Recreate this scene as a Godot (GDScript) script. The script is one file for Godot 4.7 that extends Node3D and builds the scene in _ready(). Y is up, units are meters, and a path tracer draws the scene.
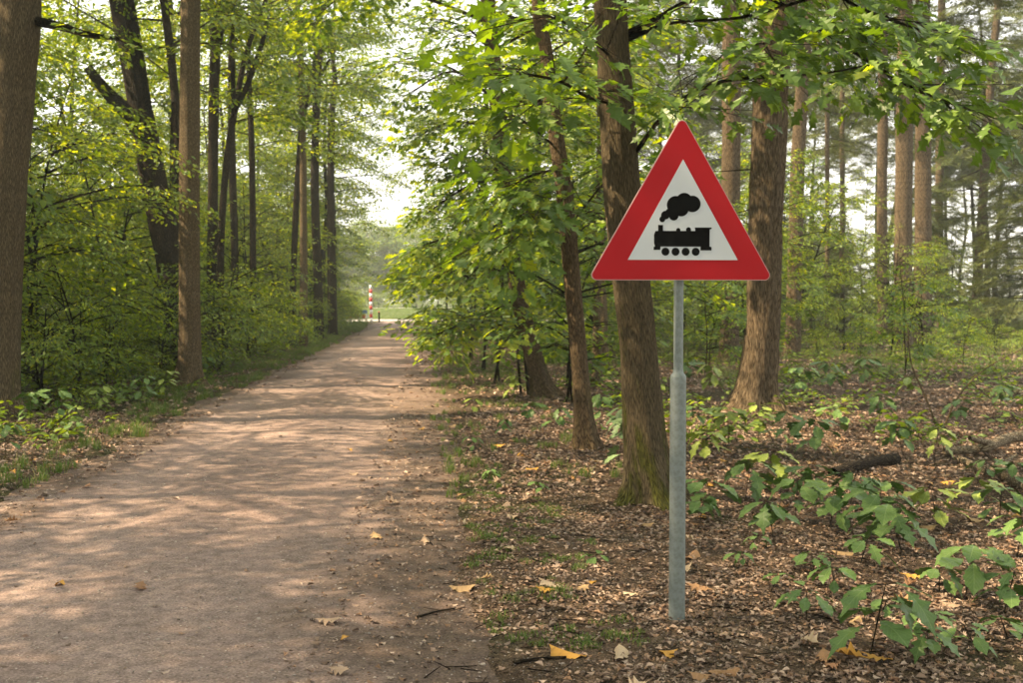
extends Node3D
# A sandy forest track with a railway crossing warning sign on a steel post.

var rng := RandomNumberGenerator.new()
var relief := FastNoiseLite.new()
var M := {}
var names := {}

class Geo:
	var v := PackedVector3Array()
	var n := PackedVector3Array()
	var t := PackedVector2Array()
	var c := PackedColorArray()
	var i := PackedInt32Array()
	func mesh(mat: Material) -> ArrayMesh:
		var m := ArrayMesh.new()
		add_to(m, mat)
		return m
	func add_to(m: ArrayMesh, mat: Material) -> void:
		if v.size() == 0:
			return
		var a := []
		a.resize(Mesh.ARRAY_MAX)
		a[Mesh.ARRAY_VERTEX] = v
		if n.size() == v.size():
			a[Mesh.ARRAY_NORMAL] = n
		if t.size() == v.size():
			a[Mesh.ARRAY_TEX_UV] = t
		if c.size() == v.size():
			a[Mesh.ARRAY_COLOR] = c
		if i.size() > 0:
			a[Mesh.ARRAY_INDEX] = i
		m.add_surface_from_arrays(Mesh.PRIMITIVE_TRIANGLES, a)
		m.surface_set_material(m.get_surface_count() - 1, mat)
	func tri(a: Vector3, b: Vector3, d: Vector3) -> void:
		v.append(a); v.append(b); v.append(d)

# ---------------------------------------------------------------- naming
func numbered(called: String) -> String:
	var k: int = names.get(called, -1) + 1
	names[called] = k
	return called if k == 0 else "%s_%03d" % [called, k]

func tag(o: Node3D, label: String, category: String, group := "") -> void:
	o.set_meta("label", label)
	o.set_meta("category", category)
	if group != "":
		o.set_meta("group", group)

func thing(called: String, label: String, category: String, at: Vector3, group := "") -> Node3D:
	var o := Node3D.new()
	o.name = numbered(called)
	add_child(o, true)
	o.position = at
	tag(o, label, category, group)
	return o

func part(called: String, mesh: Mesh, parent: Node3D, at := Transform3D.IDENTITY) -> MeshInstance3D:
	var o := MeshInstance3D.new()
	o.name = called
	o.mesh = mesh
	o.transform = at
	parent.add_child(o, true)
	return o

func setting(called: String, mesh: Mesh) -> MeshInstance3D:
	var o := MeshInstance3D.new()
	o.name = numbered(called)
	o.mesh = mesh
	add_child(o, true)
	o.set_meta("kind", "structure")
	return o

func scatter(called: String, mesh: Mesh, places: Array, parent: Node3D, colors := []) -> MultiMeshInstance3D:
	var mm := MultiMesh.new()
	mm.transform_format = MultiMesh.TRANSFORM_3D
	mm.use_colors = colors.size() > 0
	mm.mesh = mesh
	mm.instance_count = places.size()
	for k in places.size():
		mm.set_instance_transform(k, places[k])
		if colors.size() > 0:
			mm.set_instance_color(k, colors[k])
	var o := MultiMeshInstance3D.new()
	o.name = numbered(called) if parent == self else called
	o.multimesh = mm
	parent.add_child(o, true)
	o.set_meta("kind", "stuff")
	return o

func R(a: float, b: float) -> float:
	return rng.randf_range(a, b)

# ---------------------------------------------------------------- materials
func ramp(cols: Array) -> Gradient:
	var g := Gradient.new()
	var off := PackedFloat32Array()
	var cc := PackedColorArray()
	for k in cols.size():
		off.append(float(k) / (cols.size() - 1))
		cc.append(cols[k])
	g.offsets = off
	g.colors = cc
	return g

func noise_tex(size: int, freq: float, seed_: int, grad, kind := FastNoiseLite.TYPE_SIMPLEX_SMOOTH, fractal := FastNoiseLite.FRACTAL_FBM, octaves := 5) -> NoiseTexture2D:
	var f := FastNoiseLite.new()
	f.noise_type = kind
	f.fractal_type = fractal
	f.fractal_octaves = octaves
	f.frequency = freq
	f.seed = seed_
	var t := NoiseTexture2D.new()
	t.width = size
	t.height = size
	t.seamless = true
	t.noise = f
	if grad != null:
		t.color_ramp = grad
	return t

func plain(col: Color, rough := 0.8, metal := 0.0) -> StandardMaterial3D:
	var m := StandardMaterial3D.new()
	m.albedo_color = col.linear_to_srgb()
	m.roughness = rough
	m.metallic = metal
	m.cull_mode = BaseMaterial3D.CULL_DISABLED
	return m

func leaf_mat(col: Color, through: Color, rough := 0.5) -> StandardMaterial3D:
	var m := plain(col, rough)
	m.backlight_enabled = true
	m.backlight = through
	m.metallic_specular = 0.35
	return m

func bark_mat(cols: Array, scale: Vector3, depth: float, seed_: int, freq := 0.012) -> StandardMaterial3D:
	var m := StandardMaterial3D.new()
	var tones := ramp(cols)
	tones.offsets = PackedFloat32Array([0.22, 0.42, 0.58, 0.8])
	m.albedo_texture = noise_tex(512, freq, seed_, tones, FastNoiseLite.TYPE_SIMPLEX_SMOOTH, FastNoiseLite.FRACTAL_RIDGED, 5)
	m.heightmap_enabled = true
	m.heightmap_texture = noise_tex(512, freq, seed_, null, FastNoiseLite.TYPE_SIMPLEX_SMOOTH, FastNoiseLite.FRACTAL_RIDGED, 5)
	m.heightmap_scale = depth
	m.uv1_scale = scale
	m.roughness = 0.95
	m.metallic_specular = 0.25
	m.vertex_color_use_as_albedo = true
	return m

func speckle_image(size: int, seed_: int, lo: float, hi: float, stones: int, stone_r: float) -> Image:
	# fine grain: blurred noise, grit and small pale and dark specks, in neutral tones
	var r := RandomNumberGenerator.new()
	r.seed = seed_
	var f := FastNoiseLite.new()
	f.seed = seed_
	f.frequency = 0.02
	f.fractal_octaves = 5
	var coarse := f.get_seamless_image(size, size)
	f.frequency = 0.11
	f.seed = seed_ + 5
	var fine := f.get_seamless_image(size, size)
	var cb := coarse.get_data()
	var fb := fine.get_data()
	var data := PackedByteArray()
	data.resize(size * size)
	for k in size * size:
		var g: float = (cb[k] / 255.0 - 0.5) * 0.7 + (fb[k] / 255.0 - 0.5) * 0.9 + (r.randf() - 0.5) * 0.42 + 0.5
		data[k] = int(clampf(lerpf(lo, hi, g), 0.0, 1.0) * 255.0)
	for s in stones:
		var cx := r.randi() % size
		var cy := r.randi() % size
		var rad := r.randf_range(0.7, stone_r) * (0.5 + 0.5 * r.randf())
		var tone := clampf(lerpf(lo, hi, r.randf_range(-0.3, 1.4)), 0.0, 1.0)
		var rr := int(ceil(rad))
		for yy in range(-rr, rr + 1):
			for xx in range(-rr, rr + 1):
				if xx * xx + yy * yy * 1.4 <= rad * rad:
					data[posmod(cy + yy, size) * size + posmod(cx + xx, size)] = int(tone * 255.0)
	return Image.create_from_data(size, size, false, Image.FORMAT_L8, data)

func make_materials() -> void:
	# leaves: three tones of each kind, thin enough to let light through
	M.small = [leaf_mat(Color(0.065, 0.105, 0.016), Color(0.38, 0.47, 0.04)), leaf_mat(Color(0.10, 0.145, 0.018), Color(0.58, 0.65, 0.05)), leaf_mat(Color(0.15, 0.18, 0.02), Color(0.78, 0.80, 0.05))]
	M.oak = [leaf_mat(Color(0.058, 0.102, 0.02), Color(0.36, 0.47, 0.04), 0.42), leaf_mat(Color(0.085, 0.135, 0.022), Color(0.54, 0.64, 0.05), 0.42), leaf_mat(Color(0.14, 0.18, 0.024), Color(0.74, 0.79, 0.06), 0.45)]
	M.needle = [leaf_mat(Color(0.058, 0.080, 0.020), Color(0.26, 0.30, 0.06), 0.6), leaf_mat(Color(0.085, 0.11, 0.026), Color(0.32, 0.36, 0.07), 0.6), leaf_mat(Color(0.12, 0.13, 0.035), Color(0.36, 0.38, 0.08), 0.6)]
	M.grass = [leaf_mat(Color(0.075, 0.12, 0.025), Color(0.3, 0.4, 0.06), 0.6), leaf_mat(Color(0.11, 0.145, 0.035), Color(0.34, 0.4, 0.08), 0.6), leaf_mat(Color(0.22, 0.19, 0.08), Color(0.36, 0.34, 0.12), 0.6)]
	M.autumn = leaf_mat(Color(0.42, 0.17, 0.03), Color(0.5, 0.26, 0.04))
	M.twig = plain(Color(0.07, 0.05, 0.035), 0.9)
	M.stem = plain(Color(0.12, 0.10, 0.05), 0.8)
	M.bark = {
		"grey": bark_mat([Color(0.47, 0.42, 0.325), Color(0.42, 0.37, 0.285), Color(0.355, 0.31, 0.235), Color(0.22, 0.19, 0.145)], Vector3(5.2, 0.75, 1), -1.8, 3, 0.02),
		"log": bark_mat([Color(0.62, 0.57, 0.49), Color(0.55, 0.50, 0.42), Color(0.45, 0.40, 0.33), Color(0.28, 0.24, 0.19)], Vector3(3.0, 1.2, 1), -1.4, 8, 0.02),
		"pale": bark_mat([Color(0.51, 0.445, 0.345), Color(0.46, 0.40, 0.305), Color(0.39, 0.335, 0.255), Color(0.24, 0.20, 0.155)], Vector3(5.0, 0.9, 1), -1.8, 4, 0.02),
		"dark": bark_mat([Color(0.30, 0.26, 0.20), Color(0.24, 0.205, 0.16), Color(0.18, 0.15, 0.12), Color(0.09, 0.075, 0.06)], Vector3(3.5, 0.7, 1), -2.4, 5, 0.02),
		"brown": bark_mat([Color(0.47, 0.405, 0.31), Color(0.42, 0.355, 0.27), Color(0.35, 0.29, 0.22), Color(0.20, 0.165, 0.12)], Vector3(5.0, 0.8, 1), -1.6, 6, 0.02),
		"rugged": bark_mat([Color(0.55, 0.485, 0.395), Color(0.49, 0.425, 0.34), Color(0.39, 0.33, 0.255), Color(0.19, 0.155, 0.115)], Vector3(5.0, 0.42, 1), -4.0, 7, 0.02),
	}

# ---------------------------------------------------------------- terrain
func shift(z: float) -> float:
	var d := maxf(0.0, -z - 45.0)
	return -0.00072 * d * d

func left_edge(z: float) -> float:
	return -3.55 + shift(z) + 0.22 * relief.get_noise_2d(z * 14.0, 50.0)

func right_edge(z: float) -> float:
	return 0.32 + shift(z) + 0.2 * relief.get_noise_2d(z * 14.0, 150.0)

func ground_height(x: float, z: float) -> float:
	var near := clampf((z + 84.0) / 10.0, 0.0, 1.0)
	var inside := minf(x - left_edge(z), right_edge(z) - x)
	var h := 0.035 + 0.05 * relief.get_noise_2d(x * 22.0, z * 22.0) + 0.14 * relief.get_noise_2d(x * 4.0, z * 4.0) * clampf((-inside - 0.3) / 3.0, 0.0, 1.0) + 0.016 * relief.get_noise_2d(x * 120.0, z * 120.0)
	h -= 0.13 * smoothstep(-0.15, 0.5, inside)
	h *= near
	if z < -95.0:
		h += 0.6 * smoothstep(95.0, 132.0, -z)
	return h

func road_height(x: float, z: float) -> float:
	var l := left_edge(z)
	var r := right_edge(z)
	var u := (x - l) / (r - l)
	var h := 0.012 + 0.03 * (1.0 - pow(absf(u * 2.0 - 1.0), 2.0))
	h -= 0.018 * exp(-pow((u - 0.27) / 0.09, 2.0)) + 0.014 * exp(-pow((u - 0.72) / 0.09, 2.0))
	h += 0.008 * relief.get_noise_2d(x * 60.0, z * 40.0) + 0.004 * relief.get_noise_2d(x * 300.0, z * 300.0)
	var out := maxf(-u, u - 1.0) * (r - l)
	h -= 0.09 * smoothstep(0.0, 0.5, out)
	return h

func surface_height(x: float, z: float) -> float:
	return maxf(ground_height(x, z), road_height(x, z)) if x > left_edge(z) - 0.5 and x < right_edge(z) + 0.5 and z > -86.0 else ground_height(x, z)

func steps(from: float, to: float, fine_a: float, fine_b: float, fine: float, growth: float) -> Array:
	var out := []
	var p := fine_a
	var s := fine
	while p > from:
		out.push_front(p)
		p -= s
		s *= growth
	out.push_front(from)
	p = fine_a + fine
	while p < fine_b:
		out.append(p)
		p += fine
	s = fine
	while p < to:
		out.append(p)
		p += s
		s *= growth
	out.append(to)
	return out

func sheet(xs: Array, zs: Array, height: Callable, tint: Callable) -> Geo:
	var g := Geo.new()
	var w := xs.size()
	for z in zs:
		for x in xs:
			g.v.append(Vector3(x, height.call(x, z), z))
			g.t.append(Vector2(x, z))
			g.c.append(tint.call(x, z))
	for b in zs.size() - 1:
		for a in w - 1:
			var k := b * w + a
			g.i.append_array(PackedInt32Array([k, k + 1, k + w, k + 1, k + w + 1, k + w]))
	return g

func smooth_mesh(g: Geo, mat: Material) -> ArrayMesh:
	var a := ArrayMesh.new()
	g.n = PackedVector3Array()
	g.add_to(a, mat)
	var st := SurfaceTool.new()
	st.create_from(a, 0)
	st.generate_normals()
	var out := st.commit()
	out.surface_set_material(0, mat)
	return out

func ground_tint(x: float, z: float) -> Color:
	var n1 := relief.get_noise_2d(x * 9.0, z * 9.0 + 300.0)
	var n2 := relief.get_noise_2d(x * 40.0 + 90.0, z * 40.0)
	var soil := Color(0.17, 0.118, 0.08).lerp(Color(0.24, 0.168, 0.118), clampf(n2 + 0.5, 0.0, 1.0))
	var moss := Color(0.085, 0.10, 0.032)
	var g := clampf(n1 * 1.6 + n2 * 0.7 - 0.1, 0.0, 0.75)
	if x < -3.0:
		g = clampf(g + 0.35, 0.0, 0.8)
	if x > 9.0:
		g = clampf(g + 0.3, 0.0, 0.8)
	var c := soil.lerp(moss, g)
	if z < -80.0:
		c = c.lerp(Color(0.16, 0.20, 0.06), clampf((-z - 80.0) / 6.0, 0.0, 1.0))
	return c

func road_tint(x: float, z: float) -> Color:
	var n1 := relief.get_noise_2d(x * 12.0 + 500.0, z * 5.0)
	var n2 := relief.get_noise_2d(x * 60.0, z * 45.0 + 700.0)
	var c := Color(0.335, 0.238, 0.202).lerp(Color(0.41, 0.30, 0.257), clampf(n1 * 1.3 + 0.5, 0.0, 1.0))
	var u := (x - left_edge(z)) / (right_edge(z) - left_edge(z))
	# loose dark soil and crushed leaves along the two edges, paler sand in the wheel tracks
	var edge := smoothstep(0.66, 0.98, u + n2 * 0.2 + n1 * 0.15) + smoothstep(0.22, 0.0, u + n2 * 0.15)
	c = c.lerp(Color(0.15, 0.105, 0.078), clampf(edge, 0.0, 1.0) * 0.85)
	c = c.lerp(Color(0.45, 0.335, 0.29), 0.4 * exp(-pow((u - 0.28) / 0.1, 2.0)))
	return c * (1.0 + 0.22 * n2)

func make_ground() -> void:
	var gm := StandardMaterial3D.new()
	var soil := speckle_image(1024, 11, 0.35, 1.0, 9000, 5.0)
	gm.albedo_texture = ImageTexture.create_from_image(soil)
	gm.heightmap_enabled = true
	gm.heightmap_texture = gm.albedo_texture
	gm.heightmap_scale = 1.6
	gm.uv1_scale = Vector3(0.6, 0.6, 1)
	gm.vertex_color_use_as_albedo = true
	gm.roughness = 1.0
	gm.metallic_specular = 0.2
	M.soil = gm
	var rm := StandardMaterial3D.new()
	rm.albedo_texture = ImageTexture.create_from_image(speckle_image(1024, 23, 0.62, 1.0, 14000, 3.4))
	rm.heightmap_enabled = true
	rm.heightmap_texture = rm.albedo_texture
	rm.heightmap_scale = 0.9
	rm.uv1_scale = Vector3(0.45, 0.45, 1)
	rm.vertex_color_use_as_albedo = true
	rm.roughness = 0.95
	rm.metallic_specular = 0.25
	M.road = rm
	var xs := steps(-900.0, 900.0, -5.5, 8.0, 0.1, 1.1)
	var zs := steps(-1200.0, 60.0, -13.0, -3.5, 0.1, 1.045)
	setting("ground", smooth_mesh(sheet(xs, zs, ground_height, ground_tint), gm))
	var rx := []
	for k in 47:
		rx.append(-4.2 + 0.11 * k)
	var rz := []
	for z in zs:
		if z > -85.0 and z < 30.0:
			rz.append(z)
	setting("dirt_road", smooth_mesh(sheet(rx, rz, func(x, z): return road_height(x + shift(z), z), func(x, z): return road_tint(x + shift(z), z)), rm))
	var pale := plain(Color(0.42, 0.38, 0.34), 0.95)
	pale.albedo_texture = rm.albedo_texture
	var cx := []
	for k in 41:
		cx.append(-100.0 + 5.0 * k)
	setting("crossing_road", smooth_mesh(sheet(cx, [-92.0, -89.0, -86.5, -84.0], func(_x, _z): return 0.02, func(_x, _z): return Color.WHITE), pale))
	setting("gravel_path", smooth_mesh(sheet(cx, [-141.0, -138.0, -134.0, -131.0], func(x, z): return ground_height(x, z) + 0.03, func(_x, _z): return Color.WHITE), pale))

# ---------------------------------------------------------------- tubes
func spline(p: PackedVector3Array, r: PackedFloat32Array, per: int) -> Array:
	var op := PackedVector3Array()
	var orr := PackedFloat32Array()
	var n := p.size()
	for k in n - 1:
		for s in per:
			var f := float(s) / per
			op.append(p[k].cubic_interpolate(p[k + 1], p[maxi(k - 1, 0)], p[mini(k + 2, n - 1)], f))
			orr.append(lerpf(r[k], r[k + 1], f))
	op.append(p[n - 1])
	orr.append(r[n - 1])
	return [op, orr]

func tube(g: Geo, p: PackedVector3Array, r: PackedFloat32Array, sides: int, lumps := 0.0, moss := 0.0, flare := 0.0) -> void:
	var along := 0.0
	var x := Vector3.FORWARD
	var base := g.v.size()
	var girth := TAU * r[0]
	var wind := rng.randf() * 50.0
	for k in p.size():
		var tan := (p[mini(k + 1, p.size() - 1)] - p[maxi(k - 1, 0)]).normalized()
		if absf(tan.dot(x)) > 0.97:
			x = Vector3.RIGHT
		x = (x - tan * tan.dot(x)).normalized()
		var y := tan.cross(x)
		if k > 0:
			along += p[k].distance_to(p[k - 1])
		for s in sides + 1:
			var a := TAU * (s % sides) / sides
			var d := x * cos(a) + y * sin(a)
			var rad := r[k]
			if lumps > 0.0:
				rad *= 1.0 + lumps * relief.get_noise_3d(d.x * 90.0 + wind, along * 26.0, d.z * 90.0) + lumps * 0.7 * relief.get_noise_3d(d.x * 330.0, along * 45.0 + wind, d.z * 330.0)
			if flare > 0.0:
				rad *= 1.0 + flare * exp(-maxf(0.0, along - 0.06) / 0.22) * (0.45 + 0.9 * maxf(0.0, sin(a * 5.0 + wind)))
			g.v.append(p[k] + d * rad)
			g.n.append(d)
			g.t.append(Vector2(girth * s / sides, along))
			var tint := Color.WHITE
			if moss > 0.0:
				var mn := relief.get_noise_3d(d.x * 60.0, along * 70.0, d.z * 60.0 + wind) + 0.5 * relief.get_noise_3d(d.x * 300.0, along * 160.0, d.z * 300.0)
				var amount := clampf((mn * 1.6 + 0.35 - along * 0.85) * moss * 1.8, 0.0, 0.85)
				tint = tint.lerp(Color(0.62, 0.85, 0.22), amount)
			g.c.append(tint)
	var w := sides + 1
	for k in p.size() - 1:
		for s in sides:
			var b := base + k * w + s
			g.i.append_array(PackedInt32Array([b, b + 1, b + w, b + 1, b + w + 1, b + w]))

func rod(g: Geo, a: Vector3, b: Vector3, ra: float, rb: float, sides := 5) -> void:
	tube(g, PackedVector3Array([a, a.lerp(b, 0.5), b]), PackedFloat32Array([ra, (ra + rb) * 0.5, rb]), sides)

# ---------------------------------------------------------------- leaves
const OVATE := [Vector2(0, 0.02), Vector2(0.3, 0.27), Vector2(0.65, 0.22), Vector2(1, 0)]
const LOBED := [Vector2(0, 0.012), Vector2(0.16, 0.05), Vector2(0.27, 0.19), Vector2(0.33, 0.10), Vector2(0.5, 0.31), Vector2(0.57, 0.14), Vector2(0.74, 0.27), Vector2(0.80, 0.10), Vector2(1, 0)]
const BROAD := [Vector2(0, 0.015), Vector2(0.1, 0.06), Vector2(0.22, 0.16), Vector2(0.3, 0.155), Vector2(0.42, 0.26), Vector2(0.5, 0.235), Vector2(0.62, 0.31), Vector2(0.7, 0.25), Vector2(0.82, 0.24), Vector2(0.88, 0.13), Vector2(1, 0)]

# a leaf from the origin along +x, folded a little along its midrib and drooping towards the tip
func leaf(g: Geo, shape: Array, x: Transform3D, fold: float, droop: float, curl := 0.0) -> void:
	var prev_m := Vector3.ZERO
	var prev := [Vector3.ZERO, Vector3.ZERO]
	var pu := 0.0
	for k in shape.size():
		var u: float = shape[k].x
		var w: float = shape[k].y
		var mid := Vector3(u, -droop * u * u, 0.0)
		var cur := []
		for s in [-1.0, 1.0]:
			cur.append(x * (mid + Vector3(0, fold * w - curl * w * w * 4.0 + (0.02 * sin(k * 2.3 + s) if shape.size() > 5 else 0.0), s * w)))
		var cm := x * mid
		if k > 0:
			for s in 2:
				var pe: Vector3 = prev[s]
				var ce: Vector3 = cur[s]
				g.tri(prev_m, pe, ce)
				g.tri(prev_m, ce, cm)
				if true:
					g.t.append_array(PackedVector2Array([Vector2(pu, 0.5), Vector2(pu, 0.5 + (s - 0.5) * 2.0 * shape[k - 1].y), Vector2(u, 0.5 + (s - 0.5) * 2.0 * w), Vector2(pu, 0.5), Vector2(u, 0.5 + (s - 0.5) * 2.0 * w), Vector2(u, 0.5)]))
		prev_m = cm
		prev = cur
		pu = u

func frame(at: Vector3, dir: Vector3, up: Vector3, size: float, roll := 0.0) -> Transform3D:
	var x := dir.normalized()
	var z := x.cross(up)
	z = z.normalized() if z.length() > 0.01 else Vector3.FORWARD
	var y := z.cross(x)
	var b := Basis(x, y, z).rotated(x, roll)
	return Transform3D(b.scaled(Vector3.ONE * size), at)

# where the leaves of a spray sit: [transform, tone]
func spray_layout(r: RandomNumberGenerator, count: int, length: float, leaf_len: float, flat: float) -> Array:
	var out := []
	for k in count:
		var u := (k + 0.6) / count
		var side := 1.0 if k % 2 == 0 else -1.0
		var reach := 0.46 * length * sin(PI * minf(1.0, u * 0.75 + 0.2)) * r.randf()
		var at := Vector3(u * length * r.randf_range(0.75, 1.05), -0.12 * length * u * u + r.randf_range(-0.07, 0.07) * length - reach * 0.15, side * reach)
		var a := side * r.randf_range(0.25, 1.3)
		var d := Vector3(cos(a), r.randf_range(-0.5, 0.12), sin(a))
		var up := Vector3(r.randf_range(-1, 1) * flat, 1.0, r.randf_range(-1, 1) * flat)
		var tone := 0 if r.randf() < 0.5 else (1 if r.randf() < 0.66 else 2)
		out.append([frame(at, d, up, leaf_len * r.randf_range(0.65, 1.15)), tone])
	return out

func spray_mesh(seed_: int, kind: String, count: int, length: float, leaf_len: float, shape: Array) -> ArrayMesh:
	var r := RandomNumberGenerator.new()
	r.seed = seed_
	var m := ArrayMesh.new()
	var gs := [Geo.new(), Geo.new(), Geo.new()]
	for q in spray_layout(r, count, length, leaf_len, 0.55):
		leaf(gs[q[1]], shape, q[0], r.randf_range(0.05, 0.4), r.randf_range(0.0, 0.3))
	for k in 3:
		gs[k].t = PackedVector2Array()
		gs[k].add_to(m, M[kind][k])
	var tw := Geo.new()
	rod(tw, Vector3.ZERO, Vector3(length * 0.9, -0.1 * length, 0), 0.006, 0.002, 3)
	for k in 4:
		var s := 1.0 if k % 2 == 0 else -1.0
		rod(tw, Vector3(length * (0.15 + 0.17 * k), -0.02, 0), Vector3(length * (0.35 + 0.17 * k), -0.06, s * length * 0.3), 0.003, 0.001, 3)
	tw.add_to(m, M.twig)
	return m

func needle_mesh(seed_: int, length: float) -> ArrayMesh:
	var r := RandomNumberGenerator.new()
	r.seed = seed_
	var m := ArrayMesh.new()
	var gs := [Geo.new(), Geo.new(), Geo.new()]
	var tw := Geo.new()
	rod(tw, Vector3.ZERO, Vector3(length, -0.15 * length, 0), 0.008, 0.002, 3)
	for k in 13:
		var u := (k + 0.5) / 13.0
		for s in [-1.0, 1.0]:
			var a := Vector3(u * length, -0.15 * length * u, 0)
			var l := length * 0.42 * (1.05 - u) * r.randf_range(0.6, 1.1) + 0.05
			var d := Vector3(0.75, r.randf_range(-0.5, 0.05), s).normalized()
			rod(tw, a, a + d * l, 0.003, 0.001, 3)
			for q in 7:
				var at := a + d * l * (q + 0.6) / 7.0
				var dd := (d + Vector3(r.randf_range(-0.7, 0.7), r.randf_range(-0.35, 0.35), r.randf_range(-0.7, 0.7))).normalized()
				var w := dd.cross(Vector3.UP + Vector3(r.randf_range(-0.6, 0.6), 0, 0)).normalized() * r.randf_range(0.009, 0.018)
				var tip := at + dd * r.randf_range(0.07, 0.13)
				gs[r.randi() % 3].tri(at - w, at + w, tip)
	for k in 3:
		gs[k].add_to(m, M.needle[k])
	tw.add_to(m, M.twig)
	return m

var sprays := {}
func make_sprays() -> void:
	sprays.broad = [spray_mesh(1, "small", 26, 0.85, 0.125, OVATE), spray_mesh(2, "small", 30, 0.95, 0.115, OVATE), spray_mesh(3, "small", 24, 0.8, 0.14, OVATE)]
	sprays.redoak = [spray_mesh(4, "oak", 14, 0.7, 0.21, LOBED), spray_mesh(5, "oak", 16, 0.75, 0.19, LOBED), spray_mesh(6, "oak", 13, 0.7, 0.22, LOBED)]
	sprays.oak = [spray_mesh(7, "small", 24, 0.8, 0.14, LOBED), spray_mesh(8, "small", 22, 0.8, 0.15, LOBED)]
	sprays.conifer = [needle_mesh(9, 0.9), needle_mesh(10, 1.0)]
	sprays.hemlock = sprays.conifer

# one bough: a curved limb with side twigs; returns places for sprays
func bough(g: Geo, p: PackedVector3Array, r: PackedFloat32Array, per_m: float, from: float, spread: float, size: float, places: Array, droop := 0.25) -> void:
	var q := spline(p, r, 4)
	var pts: PackedVector3Array = q[0]
	var rad: PackedFloat32Array = q[1]
	tube(g, pts, rad, 6)
	var total := 0.0
	for k in pts.size() - 1:
		total += pts[k].distance_to(pts[k + 1])
	var n := maxi(2, int(total * per_m))
	for k in n:
		var u := from + (1.0 - from) * (k + rng.randf()) / n
		var f := u * (pts.size() - 1)
		var a := mini(int(f), pts.size() - 2)
		var at := pts[a].lerp(pts[a + 1], f - a)
		var d := (pts[a + 1] - pts[a]).normalized()
		var az := R(0.35, 1.25) * (1.0 if k % 2 == 0 else -1.0)
		var sd := d.rotated(Vector3.UP, az)
		sd.y = sd.y * 0.4 + R(-droop, 0.3)
		sd = sd.normalized()
		var l := spread * (1.1 - 0.6 * u) * R(0.3, 1.0)
		if l > 0.35:
			rod(g, at, at + sd * l, 0.006, 0.002, 3)
		var m := maxi(1, int(l / 0.32))
		for s in m:
			var w := sd.rotated(Vector3.UP, R(-0.9, 0.9))
			w.y += R(-0.3, 0.15)
			places.append(frame(at + sd * l * (s + 0.5) / m, w, Vector3(R(-0.4, 0.4), 1, R(-0.4, 0.4)), size * R(0.7, 1.2)))
	places.append(frame(pts[pts.size() - 1] - (pts[pts.size() - 1] - pts[pts.size() - 2]).normalized() * 0.1, pts[pts.size() - 1] - pts[pts.size() - 2], Vector3.UP, size))

func crown(g: Geo, pts: PackedVector3Array, h0: float, h1: float, radius: float, count: int, kind: String, size: float, places: Array, density := 1.0) -> void:
	for k in count:
		var u := (k + rng.randf() * 0.9) / count
		var h := lerpf(h0, h1, u)
		var at := pts[pts.size() - 1]
		for q in pts.size() - 1:
			if pts[q].y <= h and pts[q + 1].y > h:
				at = pts[q].lerp(pts[q + 1], (h - pts[q].y) / (pts[q + 1].y - pts[q].y))
				break
		var az := k * 2.399 + R(-0.4, 0.4)
		var prof := sin(PI * clampf(0.16 + u * 0.8, 0.0, 1.0)) if kind != "conifer" and kind != "hemlock" else (1.05 - 0.8 * u)
		var l := radius * prof * R(0.7, 1.15) + 0.35
		var rise := R(0.15, 0.75) * (0.5 + u) if kind != "conifer" and kind != "hemlock" else R(-0.35, 0.1)
		var d := Vector3(cos(az), 0, sin(az))
		var p := PackedVector3Array([at, at + d * l * 0.4 + Vector3(R(-0.1, 0.1), rise * l * 0.35, R(-0.1, 0.1)), at + d * l * 0.75 + Vector3(R(-0.15, 0.15), rise * l * 0.5, R(-0.15, 0.15)), at + d * l + Vector3(0, rise * l * 0.48 - (0.1 * l), 0)])
		var r0 := clampf(0.009 * l + 0.005, 0.008, 0.05)
		bough(g, p, PackedFloat32Array([r0, r0 * 0.7, r0 * 0.45, 0.005]), 3.4 * density, 0.22, l * 0.42, size, places)

func trunk_line(flat: Array, height: float) -> Array:
	var p := PackedVector3Array()
	var r := PackedFloat32Array()
	var o := Vector3(flat[0], 0, flat[2])
	for k in flat.size() / 4:
		p.append(Vector3(flat[k * 4], flat[k * 4 + 1], flat[k * 4 + 2]) - o)
		r.append(flat[k * 4 + 3])
	var last := p[p.size() - 1]
	var dir := last - p[maxi(0, p.size() - 3)]
	dir = (dir.normalized() + Vector3.UP * 1.2).normalized()
	var left := height - last.y
	var r1 := r[r.size() - 1]
	for k in 4:
		if left > 0.5:
			var f := (k + 1) / 4.0
			p.append(last + dir * left * f + Vector3(R(-0.2, 0.2), 0, R(-0.2, 0.2)))
			r.append(lerpf(r1, 0.03, f))
	return spline(p, r, 14)

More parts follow.
